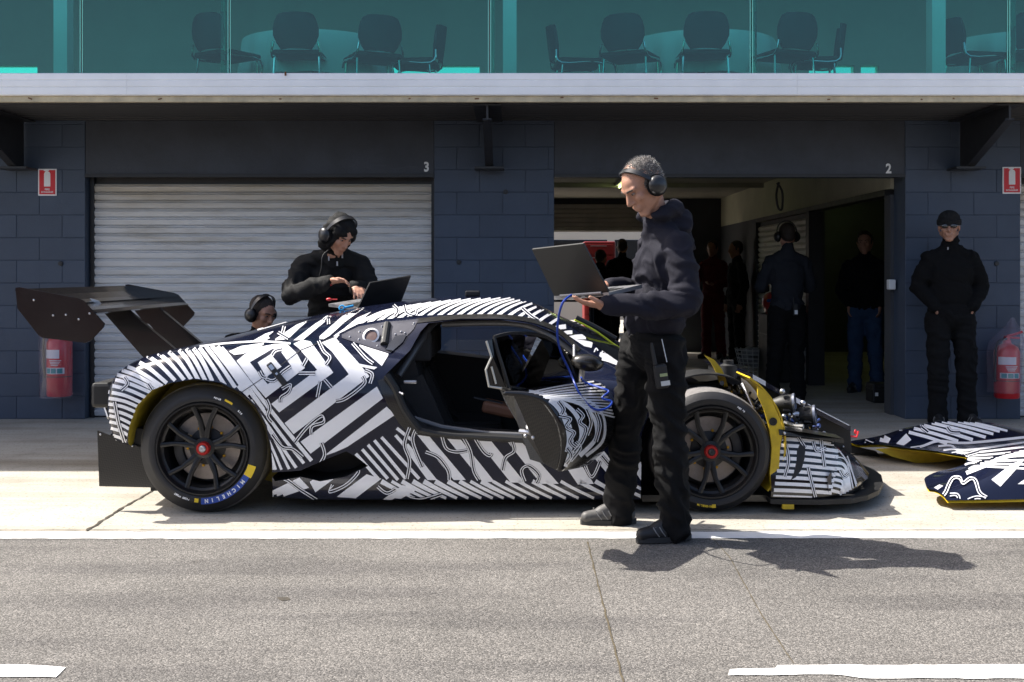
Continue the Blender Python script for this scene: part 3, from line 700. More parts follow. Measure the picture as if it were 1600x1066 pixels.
# ---- wrap stripes: thin vinyl laid on the panels
class Wrap:
    def __init__(s, bvh, off=.003, maxd=None, forbid=(), ylim=None):
        s.bvh = bvh; s.off = off; s.forbid = forbid; s.mb = MB(); s.ylim = ylim; s.border = None; s.clip = None; s.inv = None
    def hit(s, px, py):
        o = Vector((0, 0, CAMH)); d = (P(px, py, 6.0)-o).normalized(); h = s.bvh.ray_cast(o, d)
        if h[0] is None: return None
        n = h[1] if h[1].dot(d) < 0 else -h[1]
        if n.dot(d) > -.03: return None
        if s.ylim and not (s.ylim[0] < h[0].y < s.ylim[1]): return None
        return h[0]+n*s.off
    def bad(s, p):
        if s.clip is not None and not s.clip.bad(p): return True
        for poly in s.forbid:
            c = False; j = len(poly)-1
            for i in range(len(poly)):
                if ((poly[i][1] > p[1]) != (poly[j][1] > p[1])) and p[0] < (poly[j][0]-poly[i][0])*(p[1]-poly[i][1])/(poly[j][1]-poly[i][1])+poly[i][0]: c = not c
                j = i
            if c: return True
        return False
    def cell(s, q, depth=0):
        b = [s.bad(p) for p in q]
        if all(b): return
        if any(b):
            if depth >= 4: return
            m = [((q[i][0]+q[(i+1) % 4][0])/2, (q[i][1]+q[(i+1) % 4][1])/2) for i in range(4)]; c = (sum(p[0] for p in q)/4, sum(p[1] for p in q)/4)
            for i in range(4): s.cell([q[i], m[i], c, m[i-1]], depth+1)
            return
        h = [s.hit(*p) for p in q]
        if any(x is None for x in h): return
        sz = max(math.dist(q[i], q[(i+1) % 4]) for i in range(4))/295
        if max((h[i]-h[(i+1) % 4]).length for i in range(4)) > max(.02, sz*6): return
        s.mb.add(h, [(0, 1, 2, 3)])
    def poly(s, pts, step=5):
        xs = [p[0] for p in pts]; ys = [p[1] for p in pts]; x0, y0 = min(xs), min(ys); nx = int((max(xs)-x0)/step)+1; ny = int((max(ys)-y0)/step)+1
        keep = Wrap.bad; outer = Wrap(s.bvh, s.off, forbid=[pts]); s.clip = outer
        for i in range(nx):
            for j in range(ny): s.cell([(x0+i*step, y0+j*step), (x0+i*step+step, y0+j*step), (x0+i*step+step, y0+j*step+step), (x0+i*step, y0+j*step+step)])
        s.clip = None
    def quad(s, a, b, c, d, step=5):
        nu = max(1, int(max(math.dist(a, b), math.dist(d, c))/step)); nv = max(1, int(max(math.dist(a, d), math.dist(b, c))/step))
        f = lambda u, v: tuple((a[k]*(1-u)+b[k]*u)*(1-v)+(d[k]*(1-u)+c[k]*u)*v for k in (0, 1))
        for i in range(nu):
            for j in range(nv): s.cell([f(i/nu, j/nv), f((i+1)/nu, j/nv), f((i+1)/nu, (j+1)/nv), f(i/nu, (j+1)/nv)])
    def line(s, pts, w, w2=None, curve=True, step=4):
        if w2 is None: w2 = w
        v = [Vector((p[0], p[1], 0)) for p in pts]
        if curve and len(v) > 2: v = smooth_path(v, 5)
        r = [v[0]]
        for i in range(1, len(v)):
            n = max(1, int((v[i]-v[i-1]).length/step)); r += [v[i-1].lerp(v[i], k/n) for k in range(1, n+1)]
        m = max(1 if w < 2.5 else 2, int(max(w, w2)/4)); L = len(r); prev = None
        for i, p in enumerate(r):
            t = (r[min(i+1, L-1)]-r[max(i-1, 0)]).normalized(); nr = Vector((-t.y, t.x, 0)); ww = w+(w2-w)*i/(L-1)
            cur = [p+nr*ww*(k/m-.5) for k in range(m+1)]
            if prev:
                for k in range(m): s.cell([(prev[k].x, prev[k].y), (cur[k].x, cur[k].y), (cur[k+1].x, cur[k+1].y), (prev[k+1].x, prev[k+1].y)])
            prev = cur
    def dbl(s, pts, w=1.7, gap=4.2):                       # the thin contour lines come in pairs
        if s.border is None: s.border = Wrap(s.bvh, s.off+.0012, forbid=s.forbid); s.fine = Wrap(s.bvh, s.off+.0022, forbid=s.forbid)
        s.border.line(pts, gap+w+1.3); v = [Vector((p[0], p[1], 0)) for p in pts]; L = len(v)
        for sg in (-1, 1):
            q = []
            for i, p in enumerate(v):
                t = (v[min(i+1, L-1)]-v[max(i-1, 0)]).normalized(); nr = Vector((-t.y, t.x, 0)); q.append(p+nr*gap/2*sg)
            s.fine.line([(p.x, p.y) for p in q], w)
    def build(s, name, m, parent, mirror=False):
        if s.border is not None:
            s.border.build('contour_border', M_NAVY, parent, mirror); s.fine.build('contour_line', m, parent, mirror)
        if mirror:
            k = len(s.mb.v); s.mb.v += [(v[0], 2*CY-v[1], v[2]) for v in s.mb.v]; s.mb.f += [tuple(i+k for i in f[::-1]) for f in s.mb.f]; s.mb.m += [0]*(len(s.mb.f)-len(s.mb.m))
        if not s.mb.v: return None
        me = s.mb.mesh(base_of(parent), name, fix=False)
        bm = bmesh.new(); bm.from_mesh(me); bmesh.ops.remove_doubles(bm, verts=bm.verts[:], dist=.0004); bm.to_mesh(me); bm.free()
        return tag(link_mesh(name, me, m, parent, True), kind='stuff')
D2 = [(p[0], p[1]) for p in DOOR]
BLACKSILL = [(603, 585), (590, 590), (600, 610), (620, 650), (645, 668), (660, 672), (640, 650), (615, 620)]
DRX = [530, 560, 600, 655, 720, 780, 830, 868, 905, 940]; DRY = [522, 507, 500, 494, 492, 492, 498, 512, 537, 560]
DRIP = list(zip(DRX, DRY))+[(x, y+16) for x, y in zip(DRX[::-1], DRY[::-1])]
w = Wrap(BVH_BODY, .0032, forbid=[ARCH, INTAKE, D2, BWIN, FARCH, BLACKSILL, DRIP])
# tail and rear quarter: thin lines that fan from level to steep
fan = [((177, 680), (209, 696)), ((174, 669), (208, 684)), ((172, 659), (208, 673)), ((169, 649), (210, 664)), ((168, 641), (213, 654)), ((167, 631), (217, 645)), ((167, 622), (221, 637)),
       ((166, 612), (225, 630)), ((165, 601), (232, 622)), ((170, 592), (237, 613)), ((178, 585), (241, 608)), ((186, 578), (246, 604)), ((195, 572), (252, 602)), ((212, 564), (259, 597)), ((231, 557), (272, 593)),
       ((248, 553), (286, 592)), ((265, 551), (297, 591)), ((281, 548), (308, 592)), ((292, 546), (319, 593)), ((303, 545), (330, 594))]
wf = Wrap(BVH_BODY, .0032, forbid=w.forbid, ylim=(0, 6.6))
for i, (a, b) in enumerate(fan):
    if i >= 9:
        dl = math.dist(a, b); a = (a[0]-(b[0]-a[0])/dl*10-2, a[1]-(b[1]-a[1])/dl*8)
    f = i/len(fan); m = ((a[0]+b[0])/2+f*2, (a[1]+b[1])/2-2-2*f); wf.line([a, m, (b[0]+2, b[1]+2)], 4.6+2.0*f)
for i, (a, b) in enumerate((((312, 544), (352, 603)), ((322, 542), (368, 606)), ((331, 541), (388, 618)), ((340, 542), (412, 640)))):
    w.line([a, ((a[0]+b[0])/2, (a[1]+b[1])/2-2), b], 6.2)
w.line([(346, 544), (372, 575), (420, 637), (450, 675), (487, 720)], 6.0); w.line([(352, 566), (400, 625), (440, 680), (475, 724)], 5); w.line([(372, 603), (415, 660), (440, 697), (463, 731)], 5)
w.line([(392, 625), (420, 670), (436, 700), (452, 733)], 4.4); w.line([(420, 688), (430, 710), (440, 734)], 4); w.line([(423, 708), (431, 734)], 4, curve=False); w.line([(424, 724), (427, 734)], 3, curve=False)
# concentric angular bands of the haunch, white and navy laid in turn
Z = lambda L: [(312+x/3.099, 453+y/3.099) for x, y in L]
wn_ = Wrap(BVH_BODY, .0042, forbid=w.forbid); wt = Wrap(BVH_BODY, .0052, forbid=w.forbid)
w.poly(Z([(178, 345), (225, 308), (300, 276), (365, 264), (425, 266), (470, 308), (510, 380), (320, 524), (248, 440)]))
wn_.poly(Z([(243, 352), (350, 289), (385, 289), (444, 370), (330, 458), (285, 405)])); wt.poly(Z([(281, 353), (345, 314), (398, 374), (322, 424)]))
w.poly(Z([(452, 264), (495, 244), (537, 252), (648, 402), (385, 594), (346, 552), (568, 388), (482, 288)]))
w.poly(Z([(588, 256), (655, 231), (770, 355), (823, 420), (455, 699), (410, 645), (722, 410), (640, 302)]))
w.poly(Z([(488, 735), (858, 468), (889, 525), (537, 794)])); w.poly(Z([(598, 806), (906, 564), (946, 606), (716, 760), (660, 785)]))
w.poly(Z([(758, 262), (918, 312), (882, 372), (800, 300)])); w.poly(Z([(735, 352), (862, 376), (845, 388), (780, 374)]))
# engine cover and roof
w.line(Z([(0, 276), (130, 261), (300, 252), (440, 262)]), 3); w.poly(Z([(140, 300), (200, 274), (330, 256), (300, 274), (212, 312), (168, 318)])); w.poly(Z([(248, 254), (318, 214), (368, 198), (332, 226), (342, 236), (310, 254)]))
w.poly(Z([(350, 250), (470, 170), (535, 146), (482, 190), (428, 242)])); w.poly(Z([(452, 248), (560, 165), (612, 134), (655, 120), (572, 186), (500, 246)])); w.poly(Z([(565, 240), (690, 130), (765, 92), (805, 86), (702, 160), (630, 225), (600, 242)])); w.poly(Z([(690, 196), (762, 138), (835, 106), (785, 148), (712, 202)]))
w.line(Z([(280, 196), (480, 140), (700, 84), (900, 52)]), 2.6); w.line(Z([(120, 235), (250, 196), (400, 160)]), 3)
ey = lambda x: float(np.interp(x, [530, 560, 600, 655, 720, 780, 830, 868, 905, 940], [522, 507, 500, 494, 492, 492, 498, 512, 537, 560]))
x = 532
while x < 872:
    e = ey(x)
    pts = [(x-9, e+7), (x, e), (x+15, e-10), (x+36, e-19), (x+64, e-26), (x+95, e-30+max(0, x-740)*.05)]
    w.line(pts[:5], 5.6, 1.9, step=3); x += 15.5
for (a, b, ww) in (((862, 516), (884, 511), 7), ((877, 523), (894, 520), 6), ((889, 530), (915, 527), 8), ((896, 536), (925, 540), 9), ((936, 557), (965, 566), 12)): w.line([a, ((a[0]+b[0])/2, (a[1]+b[1])/2-1), b], ww)
for (a, b) in (((628, 549), (930, 556)),): pass
w.line([(928, 551), (931, 545), (934, 549)], 2); w.line([(938, 556), (942, 549), (946, 552)], 2)
# sill and side skirt
for q in (((629, 697), (638, 693), (683, 750), (668, 750)), ((650, 677), (665, 675), (728, 750), (709, 750)), ((692, 677), (712, 677), (773, 753), (754, 753)), ((739, 680), (760, 680), (820, 754), (798, 754)),
          ((788, 684), (811, 686), (873, 756), (845, 756)), ((868, 706), (892, 702), (928, 756), (903, 757)), ((918, 703), (938, 698), (985, 756), (962, 756)), ((968, 700), (985, 700), (1025, 756), (1005, 756))): w.quad(*q)
for a, b in (((556, 709), (591, 748)), ((566, 702), (606, 748)), ((575, 695), (622, 750)), ((585, 688), (634, 748)), ((596, 683), (655, 748)), ((620, 669), (644, 688)), ((618, 680), (668, 738))): w.line([a, b], 5, curve=False)
for xb in (596, 612, 628, 645, 662, 680, 700, 718, 735, 752, 770, 790, 810, 832, 852, 876, 905, 930, 955, 980): w.line([(xb, 752), (xb+22, 764), (xb+52, 778)], random.choice([5, 7, 8]), 4)
for q in (((484, 753), (538, 713), (554, 725), (493, 769)), ((409, 787), (412, 773), (468, 746), (483, 762)), ((526, 776), (573, 741), (596, 748), (556, 778)), ((598, 780), (629, 758), (654, 764), (622, 781)), ((440, 784), (560, 780), (575, 786), (450, 787)), ((588, 784), (700, 778), (702, 786), (600, 787))): w.quad(*q)
# contour lines
for pl in (Z([(290, 395), (305, 420), (330, 425)]), Z([(345, 330), (365, 300), (400, 290)]), Z([(320, 430), (360, 440), (400, 400), (440, 372)]), Z([(400, 480), (440, 460), (430, 495), (395, 520), (390, 545)]), Z([(325, 530), (340, 570), (330, 610), (350, 640)]),
           Z([(500, 370), (520, 335)]), Z([(480, 405), (560, 405)]), Z([(585, 445), (570, 520)]), Z([(605, 435), (640, 475)]), Z([(660, 540), (700, 530), (760, 490), (800, 450), (790, 420)]), Z([(800, 390), (835, 410), (825, 455)]), Z([(460, 740), (520, 665), (590, 610), (600, 640), (545, 660), (540, 700)]), Z([(590, 740), (605, 800), (570, 860)]),
           Z([(575, 250), (600, 300), (630, 330), (610, 365)]), Z([(740, 262), (800, 330), (840, 360)]), Z([(350, 700), (400, 760), (450, 770), (500, 810)]), Z([(600, 150), (620, 135), (625, 170)]), Z([(380, 210), (430, 240)]), Z([(400, 215), (410, 180)]),
           [(640, 668), (632, 695), (640, 720), (636, 748)], [(650, 670), (645, 690), (660, 730)], [(690, 679), (697, 700), (712, 706), (730, 704)], [(665, 706), (685, 715), (700, 735), (702, 750)], [(722, 680), (735, 705), (740, 735), (748, 750)], [(741, 683), (755, 705), (765, 712), (768, 708)],
           [(785, 735), (790, 715), (803, 705), (800, 690)], [(820, 752), (815, 735), (826, 728), (842, 742), (838, 755)], [(905, 708), (913, 725), (925, 745), (938, 720)], [(940, 712), (955, 730), (965, 745)], [(422, 745), (445, 748), (470, 765), (495, 780)], [(520, 757), (515, 768), (540, 758), (560, 738), (556, 730)], [(590, 760), (604, 770), (618, 764)], [(640, 778), (660, 780), (690, 772)],
           [(195, 590), (200, 600), (190, 610)], [(180, 628), (186, 660), (195, 690)], [(232, 600), (240, 612)], [(615, 478), (622, 486), (617, 495)], [(632, 478), (636, 490), (648, 494), (652, 486)], [(815, 482), (830, 495), (840, 501)]): w.dbl(pl, 1.4, 3.6)
wf.build('wrap_stripe', M_VINYL, body, True); wn_.build('wrap_navy', M_NAVY, body, True); wt.build('wrap_stripe', M_VINYL, body, True)
w.build('wrap_stripe', M_VINYL, body, True)
# the carbon shoulder round the door aperture and the drip rail
wb = Wrap(BVH_BODY, .0035, forbid=[D2])
wb.line([(598, 592), (612, 625), (634, 660), (652, 674)], 18); wb.line([(650, 502), (720, 496), (790, 496), (840, 504), (876, 520), (905, 548)], 7); wb.line([(652, 676), (700, 682), (780, 687), (850, 690)], 7)
wb.build('door_seal', M_CARB, body, False)
ws = Wrap(BVH_BODY, .0045, forbid=[D2, BWIN]); ws.line([(372, 617), (420, 585), (470, 548), (524, 527)], 1.1, curve=False); ws.build('panel_gap', M_BLKM, body, True)
# fuel / latch on the haunch
q = BVH_BODY.ray_cast(Vector((0, 0, CAMH)), (P(433, 585, 6)-Vector((0, 0, CAMH))).normalized()); c0, n0 = q[0], q[1]
mb = MB(); ux = Vector((.62, 0, -.78)); ux = (ux-n0*ux.dot(n0)).normalized(); uy = n0.cross(ux); rm = Matrix((ux, uy, n0)).transposed()
mb.box(c0+n0*.006, (.15, .032, .018), rot=rm, bev=.007); lt = mb.build('latch', M_BLKM, body)
mb = MB(); mb.box(c0+n0*.016-ux*.045, (.03, .02, .004), rot=rm); mb.box(c0+n0*.016+ux*.0, (.012, .012, .004), rot=rm); mb.build('latch_pin', M_ALU, lt)
# rear quarter window: riveted panel with a round filler
hq = lambda px, py: (lambda h: h[0])(BVH_BODY.ray_cast(Vector((0, 0, CAMH)), (P(px, py, 6)-Vector((0, 0, CAMH))).normalized()))
wp = Wrap(BVH_BODY, .002); 
M_PANEL = mat('riveted_panel', (.045, .045, .06), .4, coat=.3, var=.15, vscale=12)
def patch(poly, off, name, m, parent, step=7, bvh=BVH_BODY):
    xs = [p[0] for p in poly]; ys = [p[1] for p in poly]; wq = Wrap(bvh, off); inside = Wrap(bvh, off, forbid=[poly])
    nx = int((max(xs)-min(xs))/step)+1; ny = int((max(ys)-min(ys))/step)+1
    class Inv(Wrap):
        def bad(s, p): return not Wrap.bad(s, p)
    q = Inv(bvh, off, forbid=[poly])
    q.quad((min(xs), min(ys)), (max(xs), min(ys)), (max(xs), max(ys)), (min(xs), max(ys)), step); 
    o = q.build(name, m, parent)
    if o is not None: del o['kind']
    return o
qp = patch(BWIN, .004, 'quarter_panel', M_PANEL, body)
mb = MB()
for (px, py) in ((547, 527), (562, 519), (561, 531), (590, 541), (597, 511), (602, 529), (618, 523), (627, 519), (633, 521), (647, 506)):
    h = hq(px, py)
    if h: mb = MB(); mb.ball(h+Vector((0, -.006, .002)), .006, n=8, k=5); mb.build('rivet', M_ALU, qp, True)
h = hq(581, 527); mb = MB(); nn = Vector((-.15, -.85, .5)).normalized()
mb.lathe(h+nn*.004, nn, [(0, .05), (.014, .048), (.016, .038), (.006, .036), (.004, 0)], 28); fr = mb.build('filler_ring', M_ALU, qp, True)
mb = MB(); mb.lathe(h+nn*.004, nn, [(.007, .034), (.010, .03), (.011, 0)], 20); mb.build('filler_cap', mat('filler_brown', (.10, .05, .045), .5), qp, True)
mb = MB(); a, b = hq(606, 508), hq(601, 540)
mb.tube([a+nn*.01, b+nn*.01], .022, 10); mb.build('duct', M_BLKM, qp, True)
patch([(600, 548), (618, 526), (636, 524), (630, 536), (612, 552)], .008, 'quarter_glass', M_DTINT, body)
# windscreen
patch([(857, 486), (873, 491), (905, 508), (935, 522), (965, 531), (1010, 560), (1010, 590), (968, 568), (935, 545), (905, 520)], .004, 'windscreen', M_DTINT, car)
mb = MB(); mb.tube(smooth_path([P(898, 500, 6.75), P(930, 517, 6.78), P(962, 540, 6.8), P(990, 556, 6.8)]), .006, 6); mb.build('windscreen_tape', mat('fluoro_yellow', (.55, .62, .02), .5), car, True)
mb = MB(); mb.tube(smooth_path([P(900, 497, 6.9), P(930, 512, 6.9), P(962, 530, 6.9)]), .018, 8); mb.build('wiper_arm', M_BLKM, car, True)
# roof aerial
h = hq(738, 464); mb = MB()
if h: mb.box((h.x, CY, 1.15), (.09, .06, .035), bev=.008); mb.build('roof_beacon', M_BLKM, car)

# ---- cockpit
def seat(y, yaw, name):
    mb = MB(); x0 = -.46
    back = [(-.02, .22), (-.12, .40), (-.20, .62), (-.235, .80), (-.225, .92), (-.16, .95), (-.11, .90), (-.10, .80), (-.05, .60), (.05, .38), (.16, .28), (.36, .30), (.40, .25), (.36, .20)]
    mb.prism([(x0+a, y-.20, z) for a, z in back], (0, .40, 0)); st = mb.build('seat', M_SEAT, car)
    for s in (-1, 1):
        w_ = MB(); w_.prism([(x0+a, y+s*.205-.02, z) for a, z in ((-.12, .30), (-.22, .62), (-.05, .70), (.02, .55), (.10, .36), (.38, .36), (.40, .22), (0, .20))], (0, .04, 0)); w_.build('bolster', M_SEAT, st)
        w_ = MB(); w_.box((x0-.10, y+s*.165, .855), (.20, .045, .17), bev=.03); w_.build('head_wing', M_SEAT, st)
    return st
seat(6.76, 0, 'seat'); seat(7.32, 0, 'seat')
M_CAGE = mat('cage_grey', (.10, .10, .105), .35, coat=.4)
mb = MB(); mb.tube([P(622, 588, 6.42), P(640, 560, 6.5), P(672, 510, 6.62), P(680, 503, 6.7)], .021, 12); mb.build('roll_hoop', M_CAGE, car, True)
mb = MB(); mb.tube(smooth_path([(-.6, 7.5, .5), (-.52, 7.48, .88), (-.42, 7.3, 1.0), (-.42, 6.7, 1.0)]), .02, 10); mb.build('roll_hoop', M_BLKM, car, True)
mb = MB(); mb.tube(smooth_path([(-.4, 6.58, .985), (0, 6.56, .99), (.2, 6.52, .93), (.45, 6.45, .75)]), .02, 10); mb.build('cage_bar', M_CAGE, car, True)
mb = MB(); mb.tube([P(640, 652, 6.3), P(690, 668, 6.28), P(760, 678, 6.25), P(832, 681, 6.22)], .016, 10); mb.build('side_bar', M_CAGE, car, True)
mb = MB(); mb.tube(smooth_path([P(655, 672, 6.07), P(700, 680, 6.07), P(780, 685, 6.07), P(845, 689, 6.07)]), .014, 8); mb.build('sill_trim', M_BLKM, car, True)
mb = MB(); mb.tube(smooth_path([P(604, 586, 6.08), P(618, 608, 6.07), P(632, 640, 6.07), P(655, 672, 6.07)]), .020, 8); mb.build('jamb_trim', M_BLKM, car, True)
mb = MB(); mb.box(P(622, 613, 6.10), (.05, .02, .012), rot=Matrix.Rotation(.5, 3, 'Y')); mb.tube([P(614, 608, 6.09), P(630, 616, 6.04)], .006, 6); mb.build('door_striker', M_ALU, car)
mb = MB(); mb.box(P(641, 597, 6.2), (.07, .03, .018), bev=.005); mb.build('latch_lever', M_ALU, car)
mb = MB(); mb.lathe((.18, 6.78, .66), Vector((-.9, 0, .35)), [(-.012, .15), (0, .165), (.012, .15), (0, .138), (-.012, .15)], 24); sw = mb.build('steering_wheel', M_BLKM, car, True)
mb = MB(); mb.tube([(.18, 6.78, .66), (.42, 6.78, .58)], .03, 10); mb.build('steering_column', M_BLKM, sw)
mb = MB(); mb.box((.42, 7.03, .60), (.16, 1.15, .16), bev=.05); mb.build('dashboard', M_BLKM, car)
mb = MB(); mb.box(P(780, 638, 6.75), (.20, .22, .07), rot=Matrix.Rotation(R(12), 3, 'Y'), bev=.02); mb.build('tan_tray', mat('tan_leather', (.22, .095, .05), .6), car)
mb = MB(); mb.tube([P(740, 622, 6.7), P(785, 632, 6.7)], .012, 8); mb.build('handbrake', M_BLKM, car)
mb = MB(); mb.add([(x, 2*CY-6.40+.0, z) for x, z in FWIN], [tuple(range(len(FWIN)))]); mb.build('side_window', M_TINT, car)

# ---- door, swung open towards the pit lane
door = None
DOOR_OFF = -1
edgeR = [(785, 611, 5.16), (815, 613, 5.14), (845, 621, 5.12), (862, 638, 5.12), (874, 660, 5.12), (881, 688, 5.13), (880, 715, 5.15), (875, 737, 5.17)]
edgeF = [(897, 597, 6.00), (925, 594, 5.98), (950, 606, 5.96), (964, 628, 5.95), (969, 652, 5.96), (963, 682, 5.98), (945, 704, 6.0), (920, 722, 6.02)]
rows = []
for i in range(17):
    t = i/16; row = []
    for a, b in zip(edgeR, edgeF):
        A, B = P(*a), P(*b); q = A.lerp(B, t); q += Vector((.10, -.02, .01))*math.sin(math.pi*t)*.55; row.append(q)
    rows.append(smooth_path(row, 4))
mb = MB(); mb.grid(rows); dsk = mb.mesh(base_of(car), 'door', fix=False)
door = link_mesh('door', dsk, M_BLACKP, car, True)
BVH_DOOR = bvh_of(dsk, base_of(car))
md = door.modifiers.new('s', 'SOLIDIFY'); md.thickness = .02; md.offset = DOOR_OFF
me = eval_mesh(door); door.modifiers.clear(); door.data = me
carb = [(780, 606, 5.18), (800, 612, 5.17), (845, 622, 5.135), (862, 639, 5.135), (873, 660, 5.135), (880, 688, 5.145), (879, 715, 5.165), (873, 737, 5.18), (850, 725, 5.22), (828, 718, 5.26), (822, 692, 5.30), (808, 660, 5.32), (790, 630, 5.26)]
mb = MB(); mb.prism([P(*c) for c in carb], (.03, .16, 0)); dcp = mb.build('door_inner_panel', M_CARB, door)
mb = MB()
for (px, py) in ((827, 662), (821, 681), (833, 684)): mb = MB(); mb.ball(P(px, py, 5.20), .009, n=10, k=6); mb.build('door_bolt', M_ALU, door, True)
mb = MB(); mb.tube([P(812, 674, 5.25), P(835, 676, 5.22)], .011, 8); mb.build('latch_pin', M_ALU, door)
glass = [(772, 527, 5.20), (800, 522, 5.32), (840, 524, 5.5), (866, 536, 5.66), (886, 560, 5.82), (899, 594, 5.98), (868, 603, 5.7), (838, 609, 5.45), (806, 606, 5.28), (788, 600, 5.20)]
gm = [P(*g) for g in glass]; mb = MB(); mb.prism(gm, (.006, -.002, 0)); mb.build('door_window', M_DTINT2, door)
mb = MB(); mb.tube(smooth_path([P(772, 527, 5.2), P(778, 550, 5.19), P(786, 575, 5.19), P(795, 606, 5.2)]), .009, 6); mb.tube(smooth_path([P(797, 606, 5.22), P(838, 611, 5.45), P(868, 605, 5.7), P(899, 596, 5.98)]), .010, 6)
mb.tube(smooth_path([P(772, 527, 5.2), P(800, 521, 5.32), P(840, 523, 5.5), P(866, 535, 5.66), P(886, 559, 5.82), P(900, 594, 5.98)]), .009, 6); mb.build('window_frame', M_BLKM, door, True)
mb = MB(); mb.tube([P(760, 533, 5.17), P(768, 558, 5.17), P(759, 578, 5.17), P(764, 604, 5.17), P(784, 607, 5.17)], .006, 6); mb.tube([P(768, 573, 5.17), P(775, 600, 5.17)], .005, 6); mb.build('window_edge', mat('bare_edge', (.5, .48, .42), .35, metal=.3), door)
mb = MB(); mb.prism([P(763, 534, 5.172), P(770, 558, 5.172), P(762, 579, 5.172), P(766, 603, 5.172), P(790, 605, 5.2), P(772, 528, 5.2)], (.003, .004, 0)); mb.build('window_flange', M_BLACKP, door)
wd = Wrap(BVH_DOOR, .003)
BVHD = BVH_DOOR
for k in range(12):                                        # fine parallel lines along the belt
    wd.line([(806+k*9, 619+k*.8), (872+k*4.4, 605+k*3.3), (942+k*1.6, 595+k*5.2)], 2.4)
for (pts, a, b) in (([(795, 613), (840, 617), (868, 632), (884, 658), (890, 690), (880, 728)], 9, 11), ([(860, 622), (885, 634), (903, 655), (908, 685), (892, 715)], 5, 9), ([(885, 622), (910, 635), (928, 655), (930, 685), (905, 712)], 4, 7), ([(905, 620), (932, 636), (944, 660), (940, 690), (915, 712)], 3, 5)): wd.line(pts, a, b)
for pl in ([(872, 650), (890, 655), (884, 668), (896, 676), (890, 690), (900, 700)], [(900, 640), (910, 650), (905, 660), (915, 670), (908, 690), (896, 705)], [(915, 640), (922, 660), (916, 680)], [(885, 700), (892, 712), (884, 724)], [(872, 628), (880, 640), (876, 650)], [(930, 645), (936, 665), (930, 690)], [(898, 690), (905, 700), (890, 720)]): wd.dbl(pl, 1.4, 3.6)
wd.build('wrap_stripe', M_VINYL, door)
# mirror
mir = MB(); mir.ball(P(918, 567, 6.0), (.085, .055, .045), n=16, k=10, rot=Matrix.Rotation(R(8), 3, 'Y')); mirror = mir.build('wing_mirror', M_CARB, car, True)
mir = MB(); mir.tube([P(908, 576, 6.0), P(907, 596, 6.05)], .010, 8); mir.tube([P(897, 558, 6.05), P(897, 540, 6.15)], .007, 8); mir.build('mirror_stalk', M_ALU, mirror)

